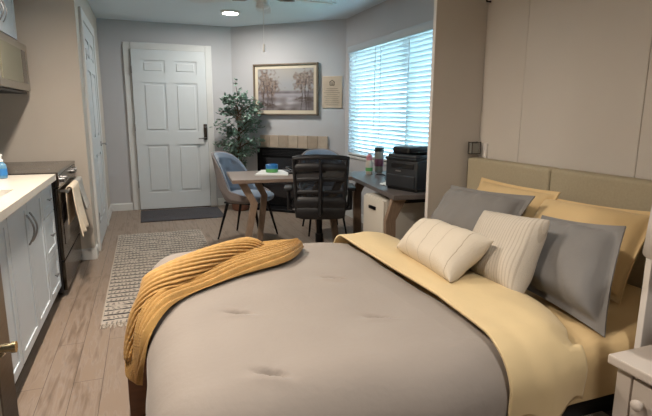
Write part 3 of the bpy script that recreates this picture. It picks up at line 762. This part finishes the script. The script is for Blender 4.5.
# ------------------------------------------------------------ rug, door mat
rug = thing('woven_rug', 'fringed black and cream striped rug on the floor beside the bed', 'rug', (.105, 4.27, 0), R(0))
m_ = MB(); m_.box((-.425, -1.18, 0), (.425, 1.18, .012), .004); m_.build('pile', M['rug'], rug, smooth=False, world=False)
m_ = MB()
for sgn in (-1, 1):
    for k in range(95):
        x = -.42+k*.84/94; j = random.uniform(-.006, .006); L0 = .05+random.uniform(-.01, .012)
        m_.tube([(x, sgn*1.178, .007), (x+j, sgn*(1.178+L0*.5), .006), (x+2*j, sgn*(1.178+L0), .003)], .003, 4)
m_.build('fringe', M['fringe'], rug, world=False)['kind'] = 'stuff'
dm = MB().box((-.10, 6.08, 0), (.90, 6.80, .012), .004).build('door_mat', M['mat'], None)
tag(dm, 'dark charcoal mat on the floor in front of the entry door', 'doormat'); base_origin(dm, (.4, 6.44, 0))

# ------------------------------------------------------------ picture, notice plate, fireplace
pc = thing('framed_painting', 'framed landscape painting of autumn trees by water on the corner wall', 'painting', dg(.83, 1.6, .02))
ps0, ps1, pz0, pz1 = .355, 1.30, 1.265, 1.93
m_ = MB(); fw = .022
for a, b, c_, d in ((ps0, ps1, pz0, pz0+fw), (ps0, ps1, pz1-fw, pz1), (ps0, ps0+fw, pz0, pz1), (ps1-fw, ps1, pz0, pz1)):
    m_.box((a, -.045, c_), (b, -.002, d), .006, 2, MD)
m_.build('frame', M['frame'], pc, smooth=False)
m_ = MB(); m_.box((ps0+.02, -.02, pz0+.02), (ps1-.02, -.004, pz1-.02), 0, 1, MD); m_.build('mat_board', mat('cream_mount', '#c3b8a4', .8), pc, smooth=False)
def paint(u, v):
    c = V((.60, .60, .61))
    c = c.lerp(V((.66, .62, .57)), max(0, min(1, (v-.35)*1.3))*.5+.3*nz(u*3, v*4, 1))
    if v < .42:
        c = V((.56, .54, .56)); c = c.lerp(V((.70, .68, .69)), max(0, .5+nz(u*2, v*16, 3))*exp(-((u-.5)/.28)**2))
        c = c.lerp(V((.30, .25, .24)), max(0, .25+.9*nz(u*6, v*9, 7)+(.22-v)*1.5)*.9)
    hz_ = exp(-((v-.43)/.035)**2); c = c.lerp(V((.36, .32, .34)), hz_*max(0, .75+.5*nz(u*7, 2, 1)))
    for (cx_, cy_, rx_, ry_, k) in ((.13, .66, .17, .30, 1), (.27, .55, .13, .18, .8), (.86, .74, .17, .24, 1), (.76, .62, .10, .16, .7)):
        d = hypot((u-cx_)/rx_, (v-cy_)/ry_)
        a = max(0, min(1, (1.15-d+.95*nz(u*17, v*13, cx_*9))*2.2))*k*.9
        tone = V((.27, .20, .18)).lerp(V((.55, .45, .38)), .5+.8*nz(u*32, v*26, 5))
        c = c.lerp(tone, max(0, a*(.55+.8*abs(nz(u*40, v*34, 2)))))
    for (tx, w_, top) in ((.10, .008, .7), (.17, .006, .6), (.26, .006, .6), (.79, .006, .62), (.86, .008, .75), (.91, .005, .6)):
        xx = tx+.012*sin(v*9+tx*30)
        if .14 < v < top and abs(u-xx) < w_: c = c.lerp(V((.22, .17, .16)), .85)
        if v <= .14 and abs(u-xx) < w_*1.6: c = c.lerp(V((.3, .26, .26)), .5)
    for (bx_, by_) in ((.08, .16), (.2, .12), (.8, .28), (.93, .25)):
        d = hypot((u-bx_)/.14, (v-by_)/.07); c = c.lerp(V((.26, .20, .17)), max(0, min(1, (1-d+.7*nz(u*25, v*25, 8))*1.3))*.75)
    return c
m_ = MB(); nu, nv = 150, 106; S0, S1, Z0, Z1 = ps0+.065, ps1-.065, pz0+.065, pz1-.065
m_.grid(lambda u, v: dg(S0+(S1-S0)*u, Z0+(Z1-Z0)*v, .0215), nu, nv)
pa = m_.build('canvas', vcol_mat('oil_paint', .6), pc, smooth=False)
ca = pa.data.color_attributes.new('Col', 'FLOAT_COLOR', 'POINT')
for i in range(nu):
    for j in range(nv):
        c = paint(i/(nu-1), j/(nv-1)); ca.data[i*nv+j].color = lin(tuple(max(0, min(1, q*.92)) for q in c))
# notice plate
npl = thing('notice_plate', 'shiny metal notice plate with a small house emblem right of the painting', 'sign', dg(1.5, 1.56, .01))
m_ = MB(); m_.box((1.35, -.012, 1.36), (1.62, -.001, 1.755), .003, 2, MD); m_.build('plate', mat('gold_brushed_plate', '#c9b8a4', .35, .45, var=.12, vscale=5), npl, smooth=False)
em = MB(); ex, ez = 1.485, 1.675
def dbar(m_, s0, z0, s1, z1, w_, off=.0135):
    m_.bar(dg(s0, z0, off), dg(s1, z1, off), .002, w_, 0, up=(0, 0, 1)) if abs(z1-z0) < abs(s1-s0)*3 else m_.box((min(s0, s1)-w_/2, -off-.001, min(z0, z1)), (max(s0, s1)+w_/2, -off+.001, max(z0, z1)), 0, 1, MD)
dbar(em, ex-.036, ez+.004, ex, ez+.03, .008); dbar(em, ex, ez+.03, ex+.036, ez+.004, .008)
dbar(em, ex-.028, ez-.03, ex-.028, ez+.004, .008); dbar(em, ex+.028, ez-.03, ex+.028, ez+.004, .008)
dbar(em, ex-.03, ez-.032, ex+.03, ez-.032, .008); dbar(em, ex-.014, ez-.004, ex+.014, ez-.004, .006); dbar(em, ex-.014, ez-.018, ex+.014, ez-.018, .006)
em.build('house_emblem', M['bronze'], npl, smooth=False)
tl = MB()
for k in range(9):
    z = 1.60-k*.025; wd = random.uniform(.07, .11)
    dbar(tl, ex-wd, z, ex+wd, z, .0035)
tl.build('fine_print', M['bronze'], npl, smooth=False)
# fireplace
fp = thing('fireplace', 'black corner fireplace with a mottled beige tile surround', 'fireplace', dg(.9, 0, .05))
tcols = ['#ab9b8a', '#c0b7ae', '#9d8d7c', '#b8aea5', '#c5bfb8', '#a5978a']
tm = [mat('tile_%d' % i, c, .45, var=.08, vscale=14) for i, c in enumerate(tcols)]
def tiles(i0, boxes):
    for k, bx_ in enumerate(boxes):
        m_ = MB(); m_.box(bx_[0], bx_[1], .002, 1, MD); m_.build('tile', tm[(i0+k*5+k*k) % 6], fp, smooth=False)
tiles(0, [((.44+k*.1425, -.03, .835), (.5785+k*.1425, 0, 1.0)) for k in range(7)])
tiles(3, [((1.345, -.03, .0+k*.167), (1.435, 0, .163+k*.167)) for k in range(5)])
m_ = MB(); m_.box((.40, -.05, .02), (1.34, -.0, .83), .004, 1, MD); ins = m_.build('insert', M['blackm'], fp, smooth=False)
m_ = MB(); m_.box((.50, -.056, .16), (1.24, -.048, .70), .002, 1, MD); m_.build('glass_front', M['blackglass'], ins, smooth=False)
m_ = MB()
for k in range(4): m_.box((.48, -.058, .73+k*.02), (1.26, -.05, .74+k*.02), 0, 1, MD)
m_.build('vent_slots', M['black'], ins, smooth=False)
m_ = MB(); m_.box((.38, -.26, 0), (1.42, -.05, .035), .004, 1, MD); m_.build('hearth', M['blackm'], fp, smooth=False)

# ------------------------------------------------------------ plant
pl = thing('potted_tree', 'leafy artificial ficus tree in a brown pot between the entry door and fireplace', 'plant', (1.17, 6.50, 0))
px_, py_ = 1.17, 6.50
m_ = MB(); m_.lathe([(.085, 0), (.11, .02), (.13, .2), (.138, .22), (.125, .22), (.115, .18)], (px_, py_, 0), 24, False); m_.lathe([(.084, .002), (.084, .004)], (px_, py_, 0), 24); pot = m_.build('pot', M['terra'], pl)
m_ = MB(); m_.lathe([(.114, .17), (.12, .185), (.02, .19)], (px_, py_, 0), 24); m_.build('soil', M['soil'], pot)
st = MB(); tips = []
for k in range(3):
    a0 = k*2.1; pts = []; rr = []
    for i in range(7):
        t = i/6; pts.append((px_+.03*cos(a0+t*4)+(t**2)*.06*cos(a0), py_+.03*sin(a0+t*4)+(t**2)*.06*sin(a0)*.5, .17+t*1.2)); rr.append(.014*(1-.6*t))
    st.tube(pts, rr, 7)
rnd = random.Random(3)
cand = []
for k in range(72):
    z0 = rnd.uniform(.42, 1.40); a0 = rnd.uniform(0, 2*pi)
    wd = (.40*sin(min(1, (z0-.35)/.75)*pi*.5) if z0 < 1.1 else .40*(1-(z0-1.1)/.75))
    L0 = wd*rnd.uniform(.45, 1.0); zz = rnd.uniform(.06, .24)
    p0 = V((px_, py_, z0)); p1 = p0+V((cos(a0)*L0*.5, sin(a0)*L0*.35, zz*.7)); p2 = p0+V((cos(a0)*L0, sin(a0)*L0*.6, zz*.75))
    cand.append((p0, p1, p2)); st.tube([p0, p1, p2], [.005, .0035, .002], 5)
cand.append((V((px_, py_, 1.3)), V((px_+.0, py_, 1.52)), V((px_-.03, py_, 1.70)))); st.tube([(px_, py_, 1.3), (px_, py_, 1.52), (px_-.03, py_, 1.70)], [.008, .005, .002], 5)
cand.append((V((px_, py_, 1.3)), V((px_+.05, py_, 1.45)), V((px_+.10, py_, 1.56)))); cand.append((V((px_, py_, 1.2)), V((px_+.15, py_, 1.35)), V((px_+.22, py_, 1.45))))
st.build('stem', M['bark'], pl)
lf = MB()
def leaf(c, d, up, L0, W0):
    d = d.normalized(); sd = d.cross(up).normalized(); n_ = sd.cross(d)
    pr = [(0, 0), (.28, .8), (.6, .9), (1, 0)]
    l0 = [lf.b.verts.new(c+d*L0*t+n_*(-.10*L0*sin(pi*t))) for t in (0, .3, .65, 1.)]
    a = [lf.b.verts.new(c+d*L0*t+sd*W0*.5*w_+n_*(.05*L0)) for t, w_ in ((.3, 1), (.65, .8))]
    b = [lf.b.verts.new(c+d*L0*t-sd*W0*.5*w_+n_*(.05*L0)) for t, w_ in ((.3, 1), (.65, .8))]
    for s_ in (a, b):
        q = [(l0[0], l0[1], s_[0]), (l0[1], l0[2], s_[1], s_[0]), (l0[2], l0[3], s_[1])]
        for f_ in q: lf.b.faces.new(f_)
for p0, p1, p2 in cand:
    for k in range(19):
        t = rnd.uniform(.25, 1.05); c = p0.lerp(p1, t*2) if t < .5 else p1.lerp(p2, (t-.5)*2)
        d = (p2-p0).normalized()*.5+V((rnd.uniform(-1, 1), rnd.uniform(-1, 1), rnd.uniform(-.9, .5)))
        c = c+V((rnd.uniform(-.03, .03), rnd.uniform(-.03, .03), rnd.uniform(-.03, .03)))
        leaf(c, d, V((rnd.uniform(-.4, .4), rnd.uniform(-.4, .4), 1)), rnd.uniform(.048, .078), rnd.uniform(.028, .04))
lf.build('foliage', M['leaf'], pl, smooth=False)

# ------------------------------------------------------------ table and desk
TZ = .735
tb = thing('dining_table', 'taupe wood table with angled plank legs between the chairs', 'table', (1.2, 4.33, 0))
tp_ = [(.665, 4.05), (1.735, 3.97), (1.76, 4.62), (.72, 4.71)]
MB().prism(tp_, TZ-.03, TZ, .003).build('tabletop', M['tablewood'], tb, smooth=False)
def boomerang(parent, x, y, dx, mtl, zt, w_=.075, th=.03, kink=.22, name='leg', out=.05):
    """angled plank leg in the x-z plane: slants in to a kink and out again to the floor"""
    m_ = MB()
    k = V((x-dx*.07, y, zt-kink)); top = V((x+dx*.03, y, zt)); bot = V((x-dx*out-dx*.07, y, 0))
    for a, b in ((top, k), (k, bot)):
        pass
    def ribbon(P, ws):
        r_ = []
        for p, w1 in zip(P, ws):
            r_.append(m_.ring([(p.x-w1/2, p.y-th/2, p.z), (p.x+w1/2, p.y-th/2, p.z), (p.x+w1/2, p.y+th/2, p.z), (p.x-w1/2, p.y+th/2, p.z)]))
        for a, b in zip(r_, r_[1:]): m_.bridge(a, b)
        m_.b.faces.new(r_[0][::-1]); m_.b.faces.new(r_[-1])
    ribbon([top, k, bot], [w_*1.25, w_, w_*.8])
    return m_.build(name, mtl, parent, smooth=False)
boomerang(tb, .79, 4.13, -1, M['legwood'], TZ-.03, .06, .035, .19, out=-.10)
boomerang(tb, .98, 4.56, -1, M['legwood'], TZ-.03, .06, .035, .19, out=-.06)
boomerang(tb, 1.62, 4.08, 1, M['legwood'], TZ-.03, .06, .035, .19, out=-.08)
boomerang(tb, 1.62, 4.54, 1, M['legwood'], TZ-.03, .06, .035, .19, out=-.08)
MB().box((.80, 4.30, TZ-.07), (1.66, 4.34, TZ-.03), .003).build('stretcher', M['blackm'], tb)

dk = thing('desk', 'desk under the window carrying the printer, window reflection coloured into its dark top', 'desk', (1.95, 3.55, 0))
dp = [(1.58, 2.93), (2.25, 2.87), (2.37, 4.30), (1.765, 4.36)]
MB().prism(dp, TZ-.032, TZ, .003).build('desktop', M['deskwood'], dk, smooth=False)
m_ = MB()
def plank(m_, P, ws, th, yv):
    r_ = []
    for p, w1 in zip(P, ws):
        p = V(p); r_.append(m_.ring([(p.x-w1/2, p.y-th/2, p.z), (p.x+w1/2, p.y-th/2, p.z), (p.x+w1/2, p.y+th/2, p.z), (p.x-w1/2, p.y+th/2, p.z)]))
    for a, b in zip(r_, r_[1:]): m_.bridge(a, b)
    m_.b.faces.new(r_[0][::-1]); m_.b.faces.new(r_[-1])
for y, xs in ((3.0, 1.585), (4.2, 1.86)):
    for sx, xx in ((1, xs+.04), (-1, 2.20)):
        m_ = MB(); plank(m_, [(xx+.03*sx, y, TZ-.032), (xx-.035*sx, y, .55), (xx-.02*sx, y, 0)], [.11, .075, .07], .035, 0)
        m_.build('leg', M['legwood'], dk, smooth=False)
    MB().box((xs+.05, y-.015, TZ-.07), (2.2, y+.015, TZ-.032), .003).build('crossbar', M['blackm'], dk)

fc = thing('file_cabinet', 'cream metal file cabinet standing under the desk', 'cabinet', (1.85, 3.33, 0))
MB().box((1.63, 3.14, .03), (2.12, 3.50, .665), .006).build('body', M['fileW'], fc)
for z0, z1 in ((.35, .655), (.04, .34)):
    d = MB().box((1.612, 3.146, z0), (1.63, 3.494, z1), .004).build('drawer', M['fileW'], fc)
    k = MB(); k.box((1.60, 3.27, z1-.085), (1.613, 3.38, z1-.06), .004); k.build('handle', M['blackm'], d)
for x, y in ((1.67, 3.18), (1.67, 3.46), (2.08, 3.18), (2.08, 3.46)):
    m_ = MB(); m_.lathe([(.018, 0), (.018, .03)], (x, y, 0), 12); m_.build('foot', M['blackm'], fc)

# printer (local: x = along its front, y = depth, front at y = 0)
e1 = (V((1.66, 3.24, 0))-V((1.745, 2.98, 0))).normalized()
pr = thing('printer', 'black multifunction laser printer on the desk under the blind', 'printer', (1.775, 2.975, TZ), math.atan2(e1.y, e1.x))
# local +x runs along the front, depth runs to local -y
def PB(lo, hi, bev, name, mtl, par=None, sm=True, **k): return MB().box(lo, hi, bev, 3).build(name, mtl, par or pr, smooth=sm, world=False, **k)
PB((0, -.36, .02), (.31, -.006, .225), .014, 'body', M['printer'])
PB((.012, -.34, 0), (.30, -.02, .022), .004, 'foot', M['printerd'])
PB((.02, -.012, .025), (.29, .004, .115), .008, 'paper_tray', M['printer'])
PB((.03, -.010, .165), (.25, .0005, .20), .004, 'output_slot', M['printerd'])
PB((.015, -.35, .235), (.295, -.01, .262), .010, 'scanner_lid', M['printer'])
PB((.005, -.07, .222), (.305, .004, .24), .006, 'control_panel', M['printerd'])
m_ = MB(); m_.box((.12, -.33, .262), (.29, -.05, .315), .016, 3); m_.build('document_feeder', M['printerd'], pr, world=False)
m_ = MB(); m_.box((.02, -.30, .282), (.14, -.08, .290), .004, 2, Matrix.Rotation(R(6), 4, 'Y')); m_.build('feeder_tray', M['printerd'], pr, world=False)
PB((.15, .001, .140), (.20, .0025, .149), 0, 'badge', M['alu'], None, False)

# things on the desk and table
def small(name, lab, cat, loc, parts, grp=None):
    t = thing(name, lab, cat, loc, 0, grp)
    for nm, prof, mt2 in parts:
        MB().lathe(prof, loc, 20).build(nm, mt2, t)
    return t
small('spray_bottle', 'pink-capped frosted bottle on the far end of the desk', 'bottle', (1.95, 4.12, TZ),
      [('bottle', [(.028, 0), (.032, .005), (.033, .10), (.026, .13), (.014, .145)], M['bottle']), ('label_band', [(.0336, .03), (.0338, .032), (.0338, .06), (.0336, .062)], M['green']), ('cap', [(.028, .13), (.028, .165), (.014, .18), (.012, .19)], M['pink'])])
small('tumbler', 'tall dark travel tumbler with a plum band on the desk', 'cup', (2.10, 4.22, TZ),
      [('cup', [(.034, 0), (.037, .005), (.043, .13), (.044, .20)], M['smoke']), ('band', [(.0415, .06), (.0425, .062), (.0445, .13), (.044, .132)], M['purple']), ('lid', [(.046, .20), (.047, .205), (.045, .235), (.03, .24)], M['printerd'])])
small('tape_roll', 'white roll lying on the desk next to the bottle', 'roll', (1.99, 3.72, TZ), [('roll', [(.03, 0), (.034, .003), (.034, .028), (.03, .03)], M['paper'])])
m_ = MB(); m_.tube([(1.98, 4.02, TZ+.006), (2.02, 3.95, TZ+.01), (2.0, 3.86, TZ+.006), (1.94, 3.78, TZ+.006), (1.91, 3.70, TZ+.006)], .005, 6)
c = m_.build('cable', M['black'], None); tag(c, 'short black cable curled on the desk beside the tumbler', 'cable'); base_origin(c, (1.97, 3.85, TZ))
m_ = MB()
def crump(u, v): return V((1.73+.11*u, 3.30+.16*v, TZ+.004+.018*abs(nz(u*3, v*3, 2))+.01*sin(pi*u)))
m_.grid(crump, 14, 18); c = m_.build('paper_sheet', M['paper'], None, solid=.002); tag(c, 'crumpled white paper on the desk beside the printer', 'paper'); base_origin(c, (1.78, 3.38, TZ))
m_ = MB(); m_.prism([(.915, 4.33), (1.19, 4.20), (1.30, 4.58), (1.05, 4.66)], TZ, TZ+.012, .002); c = m_.build('folder', M['paper'], None, smooth=False)
tag(c, 'white papers stacked on the dining table under the blue and green holder', 'papers'); base_origin(c, (1.1, 4.43, TZ))
cn = thing('card_holder', 'small round holder, blue above and green below, on the white papers', 'holder', (1.10, 4.44, TZ+.012))
MB().lathe([(.052, 0), (.056, .003), (.056, .035)], (1.10, 4.44, TZ+.012), 24).build('base', M['green'], cn)
MB().lathe([(.056, .035), (.057, .07), (.05, .074), (.046, .04)], (1.10, 4.44, TZ+.012), 24).build('rim', M['blue'], cn)
lt = thing('desk_tray', 'dark flat tray behind the mesh chair on the dining table', 'tray', (1.38, 4.42, TZ))
m_ = MB(); m_.box((1.24, 4.34, TZ), (1.60, 4.60, TZ+.016), .004); m_.build('tray', M['black'], lt)
m_ = MB(); m_.tube([(1.26, 4.36, TZ+.03), (1.24, 4.45, TZ+.05), (1.28, 4.52, TZ+.045), (1.34, 4.55, TZ+.03)], .008, 8); m_.build('clip', M['wire'], lt)

# ------------------------------------------------------------ dining chairs (local: faces +x)
def dining_chair(loc, rz, label, grp):
    t = thing('dining_chair', label, 'chair', loc, rz, grp)
    rx, ry = .25, .275
    def topz(a):          # a: 0 = back centre, 1 = front ends
        return .53+.36*(1-min(1, a/.62)**3.2)**1.0 if a < .62 else .53-.07*((a-.62)/.38)
    def shell(inset, zoff=0.):
        def fn(u, v):
            s = 2*u-1; ang = pi+s*R(128); a = abs(s)
            zt = topz(a)+zoff; zb = .40
            z = zb+(zt-zb)*v
            k = (z-.42)
            out = .05*min(1, max(0, v))*(1-a*.5)
            bx_ = -.13*max(0, k)*(max(0, -cos(ang)))
            e = .82 if v < .001 else .86+.14*min(1, v*3)
            x = (rx+out-inset)*cos(ang)*e+bx_; y = (ry+out*.6-inset)*sin(ang)*e
            # squarer back
            if a < .5: y *= 1.0-.05*max(0, k)
            return V((x, y, z))
        return fn
    m_ = MB(); m_.grid(shell(0), 56, 22); m_.build('shell', M['chairout'], t, world=False, solid=.016, ang=180)
    fb = shell(.020, -.012)
    tf = [(u0, v0) for v0 in (.80, .60) for u0 in ((.36, .5, .64) if v0 > .7 else (.43, .57))]
    def inner(u, v):
        p = fb(u, .12+v*.88)
        s = 2*u-1; n_ = V((-cos(pi+s*R(128)), -sin(pi+s*R(128)), 0))
        d = .022*min(1, (1-v)*8, v*8, (1-abs(s))*8)
        for a, b in tf:
            q = hypot((u-a)*1.15, ((.12+v*.88)-b)*.45); d -= .020*exp(-(q/.026)**2)
        return p+n_*d
    m_ = MB(); m_.grid(inner, 100, 50); m_.build('back_pad', M['chairin'], t, world=False, solid=.006, ang=180)
    for a, b in tf:
        p = inner(a, (b-.12)/.88); s_ = MB(); s_.lathe([(.0, -.006), (.008, -.004), (.009, 0), (.006, .005), (0, .006)], p, 10, False); s_.build('button', M['chairin'], t, world=False)
    def seat(u, v):
        th = 2*pi*u; ph = (v-.5)*pi
        q = .7
        cx_ = math.copysign(abs(cos(th))**q, cos(th)); cy_ = math.copysign(abs(sin(th))**q, sin(th))
        rr_ = abs(cos(ph))**.35
        return V((.03+.245*cx_*rr_, .225*cy_*rr_, .435+.048*math.copysign(abs(sin(ph))**.8, sin(ph))))
    m_ = MB(); m_.grid(seat, 48, 20, closeu=True); m_.build('seat', M['chairin'], t, world=False, ang=180)
    m_ = MB(); m_.box((-.17, -.18, .375), (.2, .18, .395), .006); m_.build('seat_base', M['black'], t, world=False)
    for sx in (-1, 1):
        for sy in (-1, 1):
            m_ = MB(); m_.tube([(sx*.15+.01, sy*.15, .385), (sx*.245+.01, sy*.205, 0)], [.017, .009], 10); m_.build('leg', M['blackm'], t, world=False)
    return t
ch = dining_chair((.97, 5.02, 0), R(-38), 'tufted slate-blue dining chair at the left end of the table', 'dining chairs')
c2 = copy_tree(ch); c2.location = (1.83, 5.02, 0); c2.rotation_euler = (0, 0, R(-100)); c2['label'] = 'tufted slate-blue dining chair on the far side of the table behind the mesh chair'

# ------------------------------------------------------------ mesh office chair (local: faces +y, away from the camera)
oc = thing('office_chair', 'black mesh-back office chair pulled up to the near side of the table', 'office chair', (1.375, 3.88, 0), R(-18))
def OB(m_, name, mtl, par=None, **k): return m_.build(name, mtl, par or oc, world=False, **k)
BW0, BW1, BZ0, BZ1 = .188, .212, .455, .945
def bkp(u, v):   # u -1..1, v 0..1
    w_ = BW0+(BW1-BW0)*v
    return V((u*w_, -.25-.06*(v)**1.2+.05*(1-v)+.035*(1-u*u)*-1*.6, BZ0+(BZ1-BZ0)*v+.012*(1-u*u)*v))
m_ = MB()
per = [bkp(-1, k/10) for k in range(11)]+[bkp(-1+k/6, 1) for k in range(1, 13)]+[bkp(1, 1-k/10) for k in range(1, 11)]+[bkp(1-k/6, 0) for k in range(1, 12)]
m_.tube(per, .016, 8, True, (1.3, .9)); OB(m_, 'back_frame', M['black'])
m_ = MB(); m_.grid(lambda a, b: bkp(2*a-1, b), 24, 24); OB(m_, 'mesh_panel', M['mesh'], ang=180)
m_ = MB()
for v, hh in ((.10, .055), (.26, .045), (.43, .016), (.64, .016), (.84, .03)):
    m_.tube([bkp(-1+k/6, v)+V((0, -.008, 0)) for k in range(13)], hh, 8, False, (.35, 1))
OB(m_, 'back_rib', M['black'])
m_ = MB(); m_.tube([bkp(0, .97)+V((0, -.022, 0)), bkp(0, .5)+V((0, -.04, 0)), bkp(0, .1)+V((0, -.03, 0)), V((0, -.15, .46)), V((0, -.04, .435))], [.018, .028, .03, .026, .024], 10, False, (1.4, .6)); OB(m_, 'back_support', M['black'])
def seat2(u, v):
    th = 2*pi*u; ph = (v-.5)*pi; q = .6; rr_ = abs(cos(ph))**.3
    return V((.24*math.copysign(abs(cos(th))**q, cos(th))*rr_, .05+.235*math.copysign(abs(sin(th))**q, sin(th))*rr_, .525+.032*sin(ph)))
m_ = MB(); m_.grid(seat2, 40, 16, closeu=True); OB(m_, 'seat', M['black'], ang=180)
for sx in (-1, 1):
    m_ = MB(); m_.tube([(sx*.20, .10, .455), (sx*.245, .11, .46), (sx*.262, .10, .54), (sx*.262, .02, .66)], .016, 8)
    m_.tube([(sx*.245, .11, .46), (sx*.262, -.08, .50), (sx*.262, -.10, .66)], .012, 8); a = OB(m_, 'armrest', M['black'])
    m_ = MB(); m_.box((sx*.262-.035, -.15, .66), (sx*.262+.035, .12, .69), .012, 3); OB(m_, 'arm_pad', M['black'], a)
m_ = MB(); m_.tube([(0, .03, .10), (0, .03, .47)], .026, 14); m_.tube([(0, .03, .08), (0, .03, .26)], .034, 14); OB(m_, 'gas_lift', M['blackm'])
m_ = MB(); m_.box((-.09, -.02, .45), (.09, .14, .492), .01); OB(m_, 'tilt_mechanism', M['blackm'])
for k in range(5):
    a = 2*pi*k/5+.3; c_, s_ = cos(a), sin(a)
    m_ = MB(); m_.tube([(0, .03, .11), (.15*c_, .03+.15*s_, .10), (.30*c_, .03+.30*s_, .075)], [.026, .020, .014], 8); sp = OB(m_, 'base_spoke', M['black'])
    m_ = MB()
    for o_ in (-.013, .013):
        q = V((.30*c_-s_*o_*1.5, .03+.30*s_+c_*o_*1.5, .027)); ax = V((-s_, c_, 0))
        m_.tube([q-ax*.009, q+ax*.009], .027, 14)
    m_.tube([(.30*c_, .03+.30*s_, .03), (.30*c_, .03+.30*s_, .078)], .008, 8); OB(m_, 'caster', M['black'], sp)

# ------------------------------------------------------------ ceiling
cl = thing('ceiling_light', 'round flush ceiling light glowing near the entry door', 'ceiling light', (1.01, 5.93, H-.03))
m_ = MB(); m_.lathe([(.115, 0), (.115, -.012), (.09, -.022), (.088, -.02)], (1.01, 5.93, H), 32, False); m_.build('trim_ring', M['trim'], cl)
m_ = MB(); m_.lathe([(.095, -.004), (.09, -.022), (.055, -.030), (.001, -.031)], (1.01, 5.93, H), 32); m_.build('lens', M['led'], cl)
fx, fy = .905, 3.86; FD = .055
fn_ = thing('ceiling_fan', 'white ceiling fan with a hanging pull chain over the table side of the room', 'ceiling fan', (fx, fy, H))
m_ = MB(); m_.lathe([(.07, H), (.07, H-.04), (.02, H-.06), (.02, H-.19), (.10, H-.20), (.115, H-.25), (.10, H-.295), (.05, H-.31), (.045, H-.335), (.055, H-.345), (.04, H-.36), (.001, H-.365)], (fx, fy, 0), 28, False); m_.build('motor', M['fanw'], fn_)
for k in range(5):
    a = R(4)+2*pi*k/5; mm = Matrix.Translation((fx, fy, H-.275)) @ Matrix.Rotation(a, 4, 'Z') @ Matrix.Rotation(R(9), 4, 'X')
    m_ = MB(); q = []
    for (x, y) in ((.19, -.045), (.34, -.062), (.54, -.066), (.60, -.045), (.615, 0), (.60, .045), (.54, .066), (.34, .062), (.19, .045)): q.append((x, y))
    r1 = m_.ring([mm @ V((x, y, -.004)) for x, y in q]); r2 = m_.ring([mm @ V((x, y, .004)) for x, y in q]); m_.bridge(r1, r2); m_.b.faces.new(r1[::-1]); m_.b.faces.new(r2)
    bd = m_.build('blade', M['fanw'], fn_, smooth=False)
    m_ = MB(); m_.tube([mm @ V((.09, 0, -.002)), mm @ V((.15, .02, -.015)), mm @ V((.25, .02, -.008))], .007, 6); m_.tube([mm @ V((.09, 0, -.002)), mm @ V((.15, -.02, -.015)), mm @ V((.25, -.02, -.008))], .007, 6); m_.build('blade_bracket', M['alu'], bd)
m_ = MB(); cxp, cyp = .885, 3.76
m_.tube([(fx-.01, fy-.04, H-.33), (cxp, cyp, H-.38), (cxp, cyp, 1.80)], .0022, 6); pc_ = m_.build('pull_chain', M['trim'], fn_)
m_ = MB(); m_.lathe([(.003, 1.80), (.009, 1.79), (.011, 1.765), (.009, 1.745), (.002, 1.74)], (cxp, cyp, 0), 12); m_.build('chain_pull', M['paper'], pc_)

# recessed downlights of the kitchen and bed side (out of view, they light the room)
def downlight(x, y, e, col, lab, r_=.07, spread=160):
    t = thing('downlight', lab, 'ceiling light', (x, y, H))
    m_ = MB(); m_.lathe([(r_+.03, 0), (r_+.03, -.006), (r_, -.008), (r_, -.002)], (x, y, H), 28, False); m_.build('trim_ring', M['trim'], t)
    m_ = MB(); m_.lathe([(r_, -.001), (r_, -.003)], (x, y, H), 28); m_.build('lens', M['can'], t)
    ld = bpy.data.lights.new('bulb', 'AREA'); ld.shape = 'DISK'; ld.size = r_*2; ld.energy = e; ld.color = col; ld.spread = R(spread)
    lo = bpy.data.objects.new('bulb', ld); COL.objects.link(lo); lo.location = (x, y, H-.012)
    return t
warm = (1., .95, .89); kwarm = (1., .87, .74)
downlight(-.35, 2.9, 45, kwarm, 'recessed warm downlight over the kitchen aisle')
downlight(-.35, 1.2, 24, kwarm, 'recessed warm downlight over the near end of the kitchen')
downlight(.9, .2, 16, warm, 'recessed warm downlight behind the bed side')
ld = bpy.data.lights.new('bulb', 'AREA'); ld.shape = 'DISK'; ld.size = .2; ld.energy = 26; ld.color = (1, .96, .9)
lo = bpy.data.objects.new('bulb', ld); COL.objects.link(lo); lo.location = (1.01, 5.93, H-.036)

# ------------------------------------------------------------ world, camera
wd = bpy.data.worlds.new('sky'); scn.world = wd; wd.use_nodes = True
bg = wd.node_tree.nodes['Background']; bg.inputs[0].default_value = (.52, .80, 1., 1); bg.inputs[1].default_value = 9.5
# daylight portal in the window opening (guides sampling of the sky only)
pd = bpy.data.lights.new('portal', 'AREA'); pd.shape = 'RECTANGLE'; pd.size = WY1-WY0; pd.size_y = WZ1-WZ0; pd.cycles.is_portal = True
po = bpy.data.objects.new('portal', pd); COL.objects.link(po); po.location = (2.56, (WY0+WY1)/2, (WZ0+WZ1)/2)
po.rotation_euler = Matrix(((0, 0, 1), (1, 0, 0), (0, 1, 0))).to_euler()

f_, pitch, yaw, roll = 488.05, .189506, .354200, .0058739
cp, sp, cy, sy = cos(pitch), sin(pitch), cos(yaw), sin(yaw)
F = V((sy*cp, cy*cp, -sp)); Rr = V((cy, -sy, 0)); U0 = Rr.cross(F)
R2 = Rr*cos(roll)+U0*sin(roll); U2 = U0*cos(roll)-Rr*sin(roll)
cam = bpy.data.cameras.new('camera'); co = bpy.data.objects.new('camera', cam); COL.objects.link(co)
mw_ = Matrix((R2, U2, -F)).transposed().to_4x4(); mw_.translation = (0, 0, 1.28); co.matrix_world = mw_
cam.sensor_width = 36; cam.lens = f_*36/652; cam.clip_start = .02
scn.camera = co
vs_ = scn.view_settings; vs_.view_transform = 'Standard'; vs_.look = 'None'; vs_.gamma = 1; vs_.exposure = .15; vs_.use_curve_mapping = False
